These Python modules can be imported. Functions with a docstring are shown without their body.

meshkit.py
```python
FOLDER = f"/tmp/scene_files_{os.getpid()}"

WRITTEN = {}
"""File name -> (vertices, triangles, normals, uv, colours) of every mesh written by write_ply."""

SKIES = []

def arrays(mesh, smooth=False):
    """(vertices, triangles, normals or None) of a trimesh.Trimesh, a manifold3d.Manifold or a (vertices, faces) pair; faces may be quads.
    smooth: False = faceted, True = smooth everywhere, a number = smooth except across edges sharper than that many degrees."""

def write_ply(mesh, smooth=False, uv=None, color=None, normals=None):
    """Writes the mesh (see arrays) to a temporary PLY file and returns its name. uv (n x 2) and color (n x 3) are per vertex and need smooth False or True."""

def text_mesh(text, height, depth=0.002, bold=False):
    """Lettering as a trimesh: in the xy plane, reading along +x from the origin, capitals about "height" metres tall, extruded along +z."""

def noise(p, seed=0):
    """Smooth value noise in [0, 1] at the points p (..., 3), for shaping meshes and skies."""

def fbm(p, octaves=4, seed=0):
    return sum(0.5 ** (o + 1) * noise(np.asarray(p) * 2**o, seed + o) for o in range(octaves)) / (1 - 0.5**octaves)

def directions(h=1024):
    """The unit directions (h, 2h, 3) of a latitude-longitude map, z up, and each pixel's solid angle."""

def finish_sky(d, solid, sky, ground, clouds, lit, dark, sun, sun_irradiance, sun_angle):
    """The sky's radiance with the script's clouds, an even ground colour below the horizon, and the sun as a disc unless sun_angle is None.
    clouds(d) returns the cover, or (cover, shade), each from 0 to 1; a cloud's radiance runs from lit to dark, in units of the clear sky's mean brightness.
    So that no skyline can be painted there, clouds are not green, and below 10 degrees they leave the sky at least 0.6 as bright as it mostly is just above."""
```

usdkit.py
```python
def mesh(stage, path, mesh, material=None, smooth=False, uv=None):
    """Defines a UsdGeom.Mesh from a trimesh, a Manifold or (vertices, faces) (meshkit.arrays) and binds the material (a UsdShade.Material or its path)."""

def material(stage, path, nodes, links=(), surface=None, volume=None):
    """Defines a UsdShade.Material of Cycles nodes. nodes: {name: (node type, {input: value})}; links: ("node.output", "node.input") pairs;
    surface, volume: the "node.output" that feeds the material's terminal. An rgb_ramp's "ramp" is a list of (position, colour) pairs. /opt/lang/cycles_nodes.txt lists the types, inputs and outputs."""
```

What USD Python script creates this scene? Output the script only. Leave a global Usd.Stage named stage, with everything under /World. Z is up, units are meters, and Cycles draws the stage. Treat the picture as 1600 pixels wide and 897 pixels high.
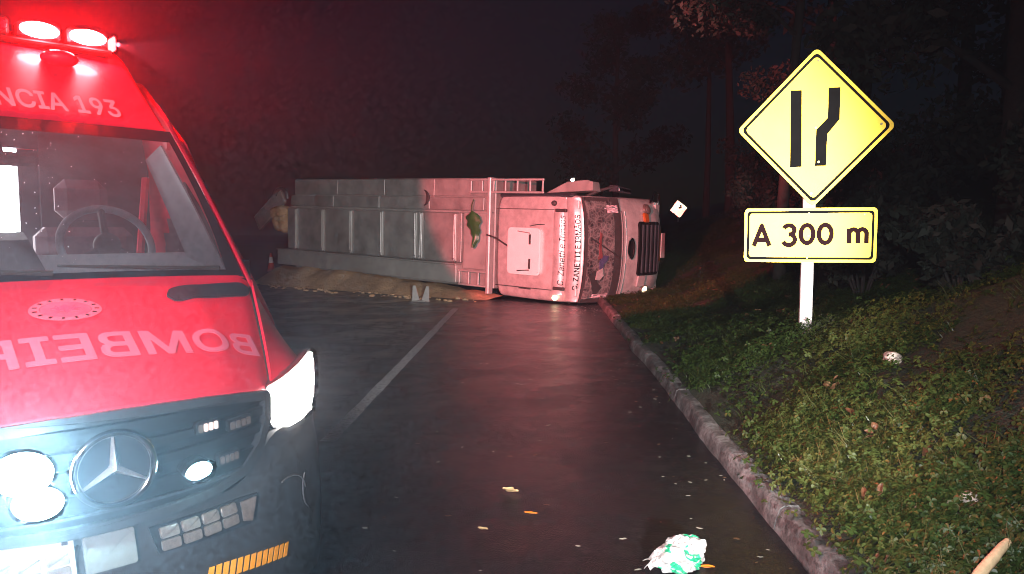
import math, random
import numpy as np, trimesh, manifold3d, usdkit, meshkit
from shapely.geometry import Polygon, Point, box as sbox, LineString
from shapely import affinity
from pxr import Gf, Sdf, Usd, UsdGeom, UsdLux, UsdShade, Vt

stage = Usd.Stage.CreateInMemory()
UsdGeom.SetStageUpAxis(stage, 'Z'); UsdGeom.SetStageMetersPerUnit(stage, 1.0)
UsdGeom.Xform.Define(stage, '/World'); UsdGeom.Scope.Define(stage, '/World/Looks')
rng = np.random.default_rng(7); random.seed(7)

# ------------------------------------------------------------------ camera
CAM_H, FPX, PITCH = 1.66, 1170.0, 4.569
cam = UsdGeom.Camera.Define(stage, '/World/camera')
cam.AddTranslateOp().Set(Gf.Vec3d(0, 0, CAM_H)); cam.AddRotateXOp().Set(90 - PITCH)
cam.CreateHorizontalApertureAttr(36.0); cam.CreateVerticalApertureAttr(36.0 * 574 / 1024)
cam.CreateFocalLengthAttr(36.0 * FPX / 1600); cam.CreateFStopAttr(0.0)
cam.CreateClippingRangeAttr(Gf.Vec2f(0.05, 5000)); cam.CreateExposureAttr(-0.3)

# ------------------------------------------------------------------ night sky, a trace of moonlight
def mat(name, nodes, links=(), surface=None, volume=None):
    return usdkit.material(stage, '/World/Looks/' + name, nodes, links, surface, volume)
SUN_EL, SUN_ROT = 0.06, 2.6
sky_m = mat('night_sky', {'s': ('sky_texture', {'sky_type': 'single_scattering', 'sun_disc': False, 'sun_elevation': SUN_EL, 'sun_rotation': SUN_ROT}),
                          'm': ('mix', {'mix_type': 'multiply', 'fac': 1.0, 'color2': (.42, .52, 1.0)}), 'b': ('background_shader', {'strength': 0.0055})}, [('s.color', 'm.color1'), ('m.color', 'b.color')], surface='b.background')
dome = UsdLux.DomeLight.Define(stage, '/World/sky')
UsdShade.MaterialBindingAPI.Apply(dome.GetPrim()).Bind(sky_m)
dome.GetPrim().SetCustomDataByKey('kind', 'structure')
def look_matrix(pos, d):
    z = -np.asarray(d, float) / np.linalg.norm(d)
    x = np.cross([0, 0, 1.0], z); x /= np.linalg.norm(x); y = np.cross(z, x)
    return Gf.Matrix4d(*x, 0, *y, 0, *z, 0, *map(float, pos), 1)
moon = UsdLux.DistantLight.Define(stage, '/World/moon')
moon.CreateNormalizeAttr(True); moon.CreateIntensityAttr(0.0015); moon.CreateAngleAttr(0.5); moon.CreateColorAttr(Gf.Vec3f(1, .95, .88))
sd = np.array([math.sin(SUN_ROT) * math.cos(SUN_EL), math.cos(SUN_ROT) * math.cos(SUN_EL), math.sin(SUN_EL)])
moon.AddTransformOp().Set(look_matrix((0, 0, 0), -sd))
def spot(path, pos, target, color, intensity, angle, soft, radius=.06):
    l = UsdLux.SphereLight.Define(stage, path)
    l.CreateRadiusAttr(radius); l.CreateNormalizeAttr(True); l.CreateIntensityAttr(intensity); l.CreateColorAttr(Gf.Vec3f(*color))
    s = UsdLux.ShapingAPI.Apply(l.GetPrim()); s.CreateShapingConeAngleAttr(angle); s.CreateShapingConeSoftnessAttr(soft)
    l.AddTransformOp().Set(look_matrix(pos, np.subtract(target, pos)))
    return l
# unseen key light inferred behind the photographer (what lights the sign, the bank and the truck)
spot('/World/key_beam_behind_camera', (1.05, -2.2, 1.6), (.45, 12, 1.80), (1, .95, .91), 3300, 18.2, .40)
spot('/World/added_fill_beam', (-.75, -1.7, 2.25), (-.10, 4.2, .8), (.96, .96, 1), 930, 38, .9)  # unseen wide fill, added to brighten the bonnet and the bank

# ------------------------------------------------------------------ helpers
used = {}
def numbered(path):
    k = used.get(path, 0); used[path] = k + 1
    return path if k == 0 else f'{path}_{k:03d}'
def pth(parent): return '/World' if parent is None else str(parent.GetPath())
def obj(name, m, material, parent=None, smooth=35, label=None):
    if isinstance(m, list): m = cat(m)
    p = usdkit.mesh(stage, numbered(pth(parent) + '/' + name), m, material, smooth).GetPrim()
    if label: p.SetCustomDataByKey('label', label)
    return p
def tag(p, label=None, category=None, group=None, kind=None):
    for k, v in (('label', label), ('category', category), ('group', group), ('kind', kind)):
        if v: p.SetCustomDataByKey(k, v)
    return p
def thing(name, label, category, loc=(0, 0, 0), rotz=0, group=None, matrix=None):
    x = UsdGeom.Xform.Define(stage, numbered('/World/' + name))
    if matrix is not None: x.AddTransformOp().Set(matrix)
    else:
        x.AddTranslateOp().Set(Gf.Vec3d(*map(float, loc)))
        if rotz: x.AddRotateZOp().Set(float(rotz))
    return tag(x.GetPrim(), label, category, group)
def sub(name, parent):
    return UsdGeom.Xform.Define(stage, numbered(pth(parent) + '/' + name)).GetPrim()
def structure(name, m, material, smooth=35, parent=None):
    p = obj(name, m, material, parent, smooth)
    if parent is None: p.SetCustomDataByKey('kind', 'structure')
    return p
def cat(ms): return trimesh.util.concatenate([m for m in ms])
def man(M):
    m = M.to_mesh(); return trimesh.Trimesh(m.vert_properties[:, :3], m.tri_verts, process=False)
def bx(x0, x1, y0, y1, z0, z1, ch=0.0):
    """box between bounds, with chamfered edges when ch > 0"""
    if ch <= 0:
        m = trimesh.creation.box([x1 - x0, y1 - y0, z1 - z0]); m.apply_translation([(x0 + x1) / 2, (y0 + y1) / 2, (z0 + z1) / 2]); return m
    pts = []
    for sx, X in ((1, x0), (-1, x1)):
        for sy, Y in ((1, y0), (-1, y1)):
            for sz, Z in ((1, z0), (-1, z1)):
                pts += [(X + sx * ch, Y + sy * ch, Z), (X + sx * ch, Y, Z + sz * ch), (X, Y + sy * ch, Z + sz * ch)]
    return man(manifold3d.Manifold.hull_points(np.array(pts)))
def tube(points, radii, sides=8, closed=False):
    p = np.asarray(points, float); r = np.broadcast_to(radii, (len(p),))
    t = np.gradient(p, axis=0)
    if closed: t = np.roll(p, -1, 0) - np.roll(p, 1, 0)
    t /= np.linalg.norm(t, axis=1, keepdims=True) + 1e-12
    ref = np.array([0, 0, 1.0]) if abs(t[:, 2]).mean() < .8 else np.array([1.0, 0, 0])
    a = np.cross(t, ref); a /= np.linalg.norm(a, axis=1, keepdims=True) + 1e-12; b = np.cross(t, a)
    g = np.arange(sides) * 2 * np.pi / sides
    v = p[:, None] + r[:, None, None] * (np.cos(g)[None, :, None] * a[:, None] + np.sin(g)[None, :, None] * b[:, None])
    n = len(p); f = []
    for i in range(n if closed else n - 1):
        for j in range(sides):
            q = [i * sides + j, i * sides + (j + 1) % sides, ((i + 1) % n) * sides + (j + 1) % sides, ((i + 1) % n) * sides + j]
            f += [[q[0], q[2], q[1]], [q[0], q[3], q[2]]]
    v = v.reshape(-1, 3)
    if not closed:
        c0, c1 = len(v), len(v) + 1; v = np.vstack([v, p[0], p[-1]])
        for j in range(sides):
            f += [[c0, j, (j + 1) % sides], [c1, (n - 1) * sides + (j + 1) % sides, (n - 1) * sides + j]]
    m = trimesh.Trimesh(v, np.array(f), process=False)
    return m
def grid(fn, us, vs, thick=0.0, flip=False):
    """surface fn(u, v) -> point over us x vs; with thick > 0 a closed shell that goes inward along the normals"""
    P = np.array([[fn(u, v) for v in vs] for u in us], float); nu, nv = len(us), len(vs)
    i, j = np.meshgrid(np.arange(nu - 1), np.arange(nv - 1), indexing='ij')
    q = np.stack([i * nv + j, (i + 1) * nv + j, (i + 1) * nv + j + 1, i * nv + j + 1], -1).reshape(-1, 4)
    f = np.vstack([q[:, [0, 1, 2]], q[:, [0, 2, 3]]])
    if flip: f = f[:, ::-1]
    m = trimesh.Trimesh(P.reshape(-1, 3), f, process=False)
    if thick:
        n = trimesh.Trimesh(m.vertices, m.faces, process=False).vertex_normals
        back = np.array(m.vertices) - n * thick; N = nu * nv
        rim = [a * nv for a in range(nu)] + [(nu - 1) * nv + b for b in range(1, nv)] + [a * nv + nv - 1 for a in range(nu - 2, -1, -1)] + [b for b in range(nv - 2, 0, -1)]
        side = []
        for k in range(len(rim)):
            a, b = rim[k], rim[(k + 1) % len(rim)]
            side += [[a, b, b + N], [a, b + N, a + N]]
        side = np.array(side)
        if not flip: pass
        else: side = side[:, ::-1]
        m = trimesh.Trimesh(np.vstack([m.vertices, back]), np.vstack([f, f[:, ::-1] + N, side]), process=False)
    return m
def poly(pts, depth, hole=None, res=None):
    g = Polygon(pts) if not hasattr(pts, 'geom_type') else pts
    if hole is not None: g = g.difference(Polygon(hole))
    gs = getattr(g, 'geoms', [g])
    m = cat([trimesh.creation.extrude_polygon(x, depth, engine='earcut') for x in gs])
    if res:
        v, f = trimesh.remesh.subdivide_to_size(m.vertices, m.faces, res, max_iter=12); m = trimesh.Trimesh(v, f)
    return m
def rrect(w, h, r, cx=0, cy=0): return affinity.translate(sbox(-w / 2 + r, -h / 2 + r, w / 2 - r, h / 2 - r).buffer(r, quad_segs=5), cx, cy)
def warp(m, fn):
    """moves every vertex by fn(V) -> V and keeps faces turned outwards"""
    m = m.copy(); m.vertices = fn(np.array(m.vertices)); return m
def mirrorfix(m):
    m = m.copy(); m.faces = np.array(m.faces)[:, ::-1]; return m
def noisy(m, amp, freq, seed=0):
    m = m.copy(); v = np.array(m.vertices)
    v += (np.stack([meshkit.fbm(v * freq + k * 17.3, 3, seed + k) for k in range(3)], 1) - .5) * 2 * amp
    m.vertices = v; return m
ident = np.eye(4)
def frame_mesh(m, R, t):
    M = np.eye(4); M[:3, :3] = R; M[:3, 3] = t; m = m.copy(); m.apply_transform(M); return m

# ------------------------------------------------------------------ materials
def simple(name, col, rough=.5, metal=0., spec=.5, coat=0., var=.12, scale=6., bump=0., bscale=60., emis=None, es=0., rvar=0.):
    n = {'tc': ('geometry', {}), 'n': ('noise_texture', {'scale': scale, 'detail': 5.0, 'roughness': .6}),
         'r': ('rgb_ramp', {'ramp': [(.25, [c * (1 - var) for c in col]), (.75, [min(1, c * (1 + var)) for c in col])]}),
         'p': ('principled_bsdf', {'roughness': rough, 'metallic': metal, 'specular_ior_level': spec, 'coat_weight': coat})}
    l = [('tc.position', 'n.vector'), ('n.fac', 'r.fac'), ('r.color', 'p.base_color')]
    if rvar:
        n['m'] = ('map_range', {'from_min': .3, 'from_max': .7, 'to_min': max(.02, rough - rvar), 'to_max': min(1, rough + rvar), 'clamp': True}); l += [('n.fac', 'm.value'), ('m.result', 'p.roughness')]
    if bump:
        n['bn'] = ('noise_texture', {'scale': bscale, 'detail': 3.0}); n['b'] = ('bump', {'strength': 1.0, 'distance': bump})
        l += [('tc.position', 'bn.vector'), ('bn.fac', 'b.height'), ('b.normal', 'p.normal')]
    if emis: n['p'][1].update({'emission_color': emis, 'emission_strength': es})
    return mat(name, n, l, surface='p.BSDF')
def emit(name, col, s): return mat(name, {'e': ('emission', {'color': col, 'strength': s})}, surface='e.emission')

M = {}
M['red_paint'] = simple('red_paint', (.66, .016, .045), .42, spec=.35, coat=.12, var=.04, scale=2)
M['black_plastic'] = simple('black_plastic', (.013, .014, .017), .45, spec=.3, var=.2, rvar=.1, bump=.0003, bscale=400)
M['grey_plastic'] = simple('grey_plastic', (.030, .031, .035), .5, spec=.3, var=.15, rvar=.1, bump=.0003, bscale=300)
M['grille_black'] = simple('grille_black', (.010, .011, .013), .6, spec=.18, var=.2)
M['dark_trim'] = simple('dark_trim', (.03, .033, .04), .35, var=.2)
M['interior_grey'] = simple('interior_grey', (.30, .35, .38), .7, var=.1)
M['interior_dark'] = simple('interior_dark', (.05, .045, .05), .75, var=.2)
M['seat_cloth'] = simple('seat_cloth', (.16, .10, .11), .85, var=.15, scale=20)
M['chrome'] = simple('chrome', (.75, .74, .74), .12, metal=1, var=.05)
M['star_metal'] = simple('star_metal', (.50, .46, .46), .38, metal=.7, var=.05)
M['steel'] = simple('steel', (.42, .42, .43), .38, metal=.9, var=.2, rvar=.1)
M['galvanised'] = simple('galvanised', (.50, .49, .47), .5, metal=.3, var=.18, scale=9, rvar=.12)
M['letter_pink'] = simple('letter_pink', (.62, .13, .20), .5, var=.06)
M['letter_cap'] = simple('letter_cap', (.85, .30, .38), .6, var=.06)
M['letter_pale'] = simple('letter_pale', (.82, .66, .70), .5, var=.06)
M['letter_dark'] = simple('letter_dark', (.022, .006, .008), .7, spec=.08, var=.1)
M['amber'] = simple('amber', (.85, .32, .02), .4, var=.08)
M['amber_lens'] = simple('amber_lens', (.34, .09, .02), .2, var=.08, coat=.5)
M['clear_lens'] = simple('clear_lens', (.15, .115, .105), .3, metal=.3, var=.25, scale=60, coat=.4)
M['plate_white'] = simple('plate_white', (.30, .29, .28), .5, var=.08)
M['plate_cream'] = simple('plate_cream', (.12, .12, .115), .55, var=.12)
M['rubber'] = simple('rubber', (.02, .02, .02), .75, var=.25)
M['silver_paint'] = simple('silver_paint', (.47, .44, .43), .33, metal=.25, coat=.4, var=.20, scale=4.5, rvar=.08, bump=.018, bscale=1.6)
M['hatch_paint'] = simple('hatch_paint', (.72, .68, .66), .4, var=.05)
M['body_grey'] = simple('body_grey', (.24, .235, .225), .46, metal=.15, var=.38, scale=2.6, rvar=.12, bump=.010, bscale=2.2)
M['body_light'] = simple('body_light', (.33, .325, .31), .45, metal=.2, var=.18, scale=3., rvar=.1, bump=.003, bscale=2.5)
M['rail_pale'] = simple('rail_pale', (.40, .39, .38), .4, metal=.3, var=.12)
M['seam_dark'] = simple('seam_dark', (.035, .03, .03), .6, var=.2)
M['sign_yellow'] = mat('sign_yellow', {'g': ('geometry', {}), 'n': ('noise_texture', {'scale': 7.0, 'detail': 6.0}),
    'r': ('rgb_ramp', {'ramp': [(.3, (.90, .62, .075)), (.7, (.92, .65, .08))]}), 'p': ('principled_bsdf', {'roughness': .50, 'metallic': .8})},
    [('g.position', 'n.vector'), ('n.fac', 'r.fac'), ('r.color', 'p.base_color')], surface='p.BSDF')
M['plate_retro'] = simple('plate_retro', (.85, .82, .78), .5, metal=.7, var=.06)
M['sign_black'] = simple('sign_black', (.008, .008, .008), .7, spec=.06, var=.2)
M['sign_far'] = simple('sign_far', (1, .92, .62), .2, metal=.9, var=.06)
M['post_white'] = simple('post_white', (.62, .58, .56), .6, var=.14, scale=5, bump=.001, bscale=40)
M['bolt_metal'] = simple('bolt_metal', (.25, .23, .12), .4, metal=.7, var=.2)
M['kerb_concrete'] = mat('kerb_concrete', {'g': ('geometry', {}), 'n': ('noise_texture', {'scale': 3.2, 'detail': 9.0, 'roughness': .7}), 'n2': ('noise_texture', {'scale': 34.0, 'detail': 6.0, 'roughness': .75}),
    'r': ('rgb_ramp', {'ramp': [(.30, (.03, .028, .028)), (.46, (.095, .092, .092)), (.62, (.26, .265, .265)), (.8, (.44, .445, .445))]}),
    'r2': ('rgb_ramp', {'ramp': [(.36, (.25, .22, .2)), (.52, (1, 1, 1))]}), 'm': ('mix', {'mix_type': 'multiply', 'fac': 1.0}),
    'b': ('bump', {'strength': 1.0, 'distance': .012}), 'p': ('principled_bsdf', {'roughness': .6})},
    [('g.position', 'n.vector'), ('g.position', 'n2.vector'), ('n.fac', 'r.fac'), ('n2.fac', 'r2.fac'), ('r.color', 'm.color1'), ('r2.color', 'm.color2'), ('m.color', 'p.base_color'), ('n2.fac', 'b.height'), ('b.normal', 'p.normal')], surface='p.BSDF')
M['asphalt'] = mat('asphalt', {'g': ('geometry', {}), 'n': ('noise_texture', {'scale': 1.1, 'detail': 6.0, 'roughness': .62}), 'n2': ('noise_texture', {'scale': 95.0, 'detail': 3.0}),
    'v': ('voronoi_texture', {'scale': 120.0}), 'n3': ('noise_texture', {'scale': 14.0, 'detail': 4.0}),
    'r': ('rgb_ramp', {'ramp': [(.3, (.005, .0052, .0066)), (.7, (.011, .0113, .0135))]}),
    'r2': ('rgb_ramp', {'ramp': [(0.0, (.55, .55, .55)), (.55, (1, 1, 1)), (.9, (1.7, 1.7, 1.7))]}), 'm': ('mix', {'mix_type': 'multiply', 'fac': 1.0}),
    'ro': ('map_range', {'from_min': .35, 'from_max': .65, 'to_min': .12, 'to_max': .34, 'clamp': True}),
    'add': ('math', {'math_type': 'multiply_add', 'value2': .12}), 'b': ('bump', {'strength': 1.0, 'distance': .007}), 'p': ('principled_bsdf', {'specular_ior_level': .5})},
    [('g.position', 'n.vector'), ('g.position', 'n2.vector'), ('g.position', 'v.vector'), ('g.position', 'n3.vector'), ('n.fac', 'r.fac'), ('v.distance', 'r2.fac'), ('r.color', 'm.color1'), ('r2.color', 'm.color2'), ('m.color', 'p.base_color'),
     ('n.fac', 'ro.value'), ('ro.result', 'p.roughness'), ('n3.fac', 'add.value1'), ('n2.fac', 'add.value3'), ('add.value', 'b.height'), ('b.normal', 'p.normal')], surface='p.BSDF')
M['line_paint'] = mat('line_paint', {'g': ('geometry', {}), 'v': ('voronoi_texture', {'scale': 26.0}), 'n': ('noise_texture', {'scale': 30.0, 'detail': 6.0, 'roughness': .7}),
    'r': ('rgb_ramp', {'ramp': [(.34, (.03, .03, .03)), (.54, (.44, .45, .46))]}), 'b': ('bump', {'strength': 1.0, 'distance': .008}), 'p': ('principled_bsdf', {'roughness': .45})},
    [('g.position', 'v.vector'), ('g.position', 'n.vector'), ('n.fac', 'r.fac'), ('r.color', 'p.base_color'), ('v.distance', 'b.height'), ('b.normal', 'p.normal')], surface='p.BSDF')
M['soil'] = mat('soil', {'g': ('geometry', {}), 'n': ('noise_texture', {'scale': 2.0, 'detail': 9.0, 'roughness': .65}), 'n2': ('noise_texture', {'scale': 40.0, 'detail': 5.0}),
    'r': ('rgb_ramp', {'ramp': [(.3, (.010, .016, .006)), (.5, (.018, .024, .010)), (.7, (.030, .026, .014))]}), 'b': ('bump', {'strength': 1.0, 'distance': .03}), 'p': ('principled_bsdf', {'roughness': .85})},
    [('g.position', 'n.vector'), ('g.position', 'n2.vector'), ('n.fac', 'r.fac'), ('r.color', 'p.base_color'), ('n2.fac', 'b.height'), ('b.normal', 'p.normal')], surface='p.BSDF')
def leafmat(name, a, b, rough=.42, trans=.35, scale=.9):
    return mat(name, {'g': ('geometry', {}), 'o': ('object_info', {}), 'n': ('noise_texture', {'scale': scale, 'detail': 3.0}), 'w': ('math', {'math_type': 'multiply_add', 'value2': .55}), 'sb': ('math', {'math_type': 'subtract', 'value2': .27}),
        'r': ('rgb_ramp', {'ramp': [(.25, a), (.75, b)]}), 'p': ('principled_bsdf', {'roughness': rough}), 't': ('translucent_bsdf', {}), 'm': ('mix_closure', {'fac': trans})},
        [('g.position', 'n.vector'), ('g.random_per_island', 'w.value1'), ('n.fac', 'w.value3'), ('w.value', 'sb.value1'), ('sb.value', 'r.fac'), ('r.color', 'p.base_color'), ('r.color', 't.color'), ('p.BSDF', 'm.closure1'), ('t.BSDF', 'm.closure2')], surface='m.closure')
M['clover'] = leafmat('clover', (.030, .055, .012), (.14, .148, .038), scale=.8)
M['grass_blade'] = leafmat('grass_blade', (.05, .07, .02), (.20, .19, .08), scale=.8)
M['foliage'] = leafmat('foliage', (.008, .016, .007), (.028, .042, .018), .75, .3, scale=.6)
M['foliage_pale'] = leafmat('foliage_pale', (.010, .016, .009), (.04, .046, .027), .75, .3, scale=.6)
M['bark'] = simple('bark', (.022, .019, .017), .9, var=.4, scale=9, bump=.02, bscale=14)
M['dead_leaf'] = leafmat('dead_leaf', (.10, .045, .02), (.24, .14, .07), .55, .2, 30)
M['orange_leaf'] = simple('orange_leaf', (.75, .22, .02), .45, var=.15, scale=30)
M['tan_leaf'] = simple('tan_leaf', (.42, .30, .15), .5, var=.2, scale=30)
M['pale_leaf'] = simple('pale_leaf', (.20, .20, .16), .4, var=.25, scale=30)
M['wood'] = simple('wood', (.52, .38, .22), .7, var=.25, scale=25, bump=.004, bscale=40)
M['stone'] = simple('stone', (.36, .30, .26), .8, var=.25, scale=14, bump=.01, bscale=20)
M['grain'] = simple('grain', (.50, .33, .19), .85, var=.3, scale=3.5, bump=.03, bscale=14)
M['cone_orange'] = simple('cone_orange', (.75, .06, .03), .45, var=.1)
M['cone_white'] = simple('cone_white', (.8, .8, .78), .4, var=.05)
M['green_leaf'] = simple('green_leaf', (.022, .085, .02), .4, var=.25, scale=9)
M['bag'] = mat('bag', {'g': ('geometry', {}), 'n': ('noise_texture', {'scale': 11.0, 'detail': 2.0, 'distortion': .6}), 'n2': ('noise_texture', {'scale': 40.0, 'detail': 3.0}),
    'r': ('rgb_ramp', {'ramp': [(.0, (.42, .415, .41)), (.575, (.42, .415, .41)), (.59, (.02, .34, .17)), (.68, (.02, .34, .17)), (.70, (.44, .43, .42))]}),
    'p': ('principled_bsdf', {'roughness': .35}), 't': ('translucent_bsdf', {}), 'm': ('mix_closure', {'fac': .2})},
    [('g.position', 'n.vector'), ('n.fac', 'r.fac'), ('r.color', 'p.base_color'), ('r.color', 't.color'), ('p.BSDF', 'm.closure1'), ('t.BSDF', 'm.closure2')], surface='m.closure')
M['glass'] = mat('glass', {'f': ('fresnel', {'IOR': 1.5}), 't': ('transparent_bsdf', {'color': (.86, .90, .90)}), 'g': ('glossy_bsdf', {'roughness': .02, 'color': (1, 1, 1)}), 'm': ('mix_closure', {})},
    [('f.fac', 'm.fac'), ('t.BSDF', 'm.closure1'), ('g.BSDF', 'm.closure2')], surface='m.closure')
M['veiled_glass'] = mat('veiled_glass', {'g': ('geometry', {}), 'n': ('noise_texture', {'scale': 3.0, 'detail': 6.0, 'roughness': .65}), 'r': ('map_range', {'from_min': .3, 'from_max': .75, 'to_min': .05, 'to_max': .17, 'clamp': True}),  # windscreen pane; its diffuse film paints in the veil of haze
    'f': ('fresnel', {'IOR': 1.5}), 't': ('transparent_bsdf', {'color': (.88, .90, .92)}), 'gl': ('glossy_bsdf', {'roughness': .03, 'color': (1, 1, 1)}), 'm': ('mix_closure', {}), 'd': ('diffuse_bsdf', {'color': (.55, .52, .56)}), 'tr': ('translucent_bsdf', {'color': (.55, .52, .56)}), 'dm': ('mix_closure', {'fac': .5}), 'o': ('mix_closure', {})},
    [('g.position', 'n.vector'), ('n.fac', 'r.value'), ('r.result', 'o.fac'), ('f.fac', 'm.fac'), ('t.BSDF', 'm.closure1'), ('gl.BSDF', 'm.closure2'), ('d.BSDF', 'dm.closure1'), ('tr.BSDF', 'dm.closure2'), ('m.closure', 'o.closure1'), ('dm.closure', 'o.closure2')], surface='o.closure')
M['drop'] = mat('drop', {'p': ('principled_bsdf', {'transmission_weight': 1.0, 'roughness': .0, 'ior': 1.33, 'base_color': (1, 1, 1)})}, surface='p.BSDF')
M['broken_glass'] = mat('broken_glass', {'g': ('geometry', {}), 'v': ('voronoi_texture', {'scale': 5.0, 'feature': 'distance_to_edge'}), 'v2': ('voronoi_texture', {'scale': 12.0, 'feature': 'distance_to_edge'}), 'n': ('noise_texture', {'scale': 5.0, 'detail': 6.0}),
    'mn': ('math', {'math_type': 'minimum'}), 'r': ('rgb_ramp', {'ramp': [(0.0, (.13, .125, .12)), (.05, (.06, .058, .056)), (.14, (.014, .014, .016))]}),
    'r2': ('rgb_ramp', {'ramp': [(.34, (.010, .010, .012)), (.5, (.045, .043, .042)), (.68, (.14, .135, .13))]}), 'mx': ('mix', {'mix_type': 'screen', 'fac': .75}),
    'b': ('bump', {'strength': 1.0, 'distance': .02}), 'p': ('principled_bsdf', {'roughness': .3})},
    [('g.position', 'v.vector'), ('g.position', 'v2.vector'), ('g.position', 'n.vector'), ('v.distance', 'mn.value1'), ('v2.distance', 'mn.value2'), ('mn.value', 'r.fac'), ('n.fac', 'r2.fac'), ('r.color', 'mx.color1'), ('r2.color', 'mx.color2'), ('mx.color', 'p.base_color'), ('n.fac', 'b.height'), ('b.normal', 'p.normal')], surface='p.BSDF')
M['cloth_blue'] = simple('cloth_blue', (.04, .045, .10), .7, var=.2)
M['cloth_red'] = simple('cloth_red', (.12, .035, .035), .7, var=.2)
M['headlight_lit'] = emit('headlight_lit', (1, .90, .78), 110)
M['strobe_lit'] = emit('strobe_lit', (.45, .85, 1.0), 3300)
M['strobe_small_lit'] = emit('strobe_small_lit', (.5, .95, 1.0), 900)
M['beacon_lit'] = emit('beacon_lit', (1, .006, .007), 4800)
M['end_lens_lit'] = emit('end_lens_lit', (1, .02, .02), 60)
M['lamp_pale_glow'] = emit('lamp_pale_glow', (1, .72, .45), 6)
M['cab_fill_glow'] = emit('cab_fill_glow', (1, .62, .75), 7)
M['led_lit'] = emit('led_lit', (1, .8, .75), 1.6)
M['pane_glow'] = emit('pane_glow', (.95, .98, 1), 30)
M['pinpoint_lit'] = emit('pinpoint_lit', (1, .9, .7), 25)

# ------------------------------------------------------------------ ground: road, kerb, bank
def kerb_x(y): return 1.28 + .0355 * y
def sstep(a, b, x): t = np.clip((x - a) / (b - a), 0, 1); return t * t * (3 - 2 * t)
def bank_z(x, y):
    x, y = np.asarray(x, float), np.asarray(y, float)
    t = np.maximum(x - kerb_x(y) - .14, 0)
    Hc = np.interp(y, [-5, 3, 5, 7, 10, 14, 20, 40], [2.0, 1.9, 1.5, .62, .40, .22, .25, .3])
    steep = np.interp(y, [0, 5, 8.5, 11.5, 18, 24], [.62, .62, .42, .03, .03, .14])
    rise = np.interp(y, [9, 13, 28, 44, 70], [0, .34, .28, .10, .04]) * np.maximum(t - 1.7, 0)
    a = steep * t + rise; b = rise + Hc + .13 * np.maximum(t - 1.3, 0) + np.interp(y, [8, 20], [0, .11]) * np.maximum(t - 2.0, 0) + .035 * np.maximum(t - 6, 0) ** 1.25
    k = .16
    h = -k * np.log(np.exp(-a / k) + np.exp(-b / k)) + k * np.log(2) * np.exp(-t * 3) * 0
    h = np.maximum(h, -0.05)
    p = np.stack([x * 1.3, y * 1.3, 0 * x], -1); p2 = np.stack([x * 5, y * 5, 0 * x + 3], -1)
    return .12 + h + (meshkit.fbm(p, 3, 3) - .5) * .22 * np.clip(t, 0, 1) * np.interp(y, [10, 12, 18, 24], [1, .3, .3, 1]) + (meshkit.fbm(p2, 2, 5) - .5) * .07 * np.clip(t * 3, 0, 1)
def sheet(xs, ys, zf):
    X, Y = np.meshgrid(xs, ys, indexing='ij'); Z = zf(X, Y); nx, ny = X.shape
    i, j = np.meshgrid(np.arange(nx - 1), np.arange(ny - 1), indexing='ij')
    q = np.stack([i * ny + j, (i + 1) * ny + j, (i + 1) * ny + j + 1, i * ny + j + 1], -1).reshape(-1, 4)
    return trimesh.Trimesh(np.stack([X, Y, Z], -1).reshape(-1, 3), np.vstack([q[:, [0, 1, 2]], q[:, [0, 2, 3]]]), process=False)
ys = np.concatenate([np.linspace(-30, -3, 14), np.arange(-2, 26, .12), np.linspace(26.5, 90, 60)])
xr = np.concatenate([np.linspace(-14, 1, 30), np.linspace(1.05, 1.28, 3)])
us = np.linspace(0, 1, 30)
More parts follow.
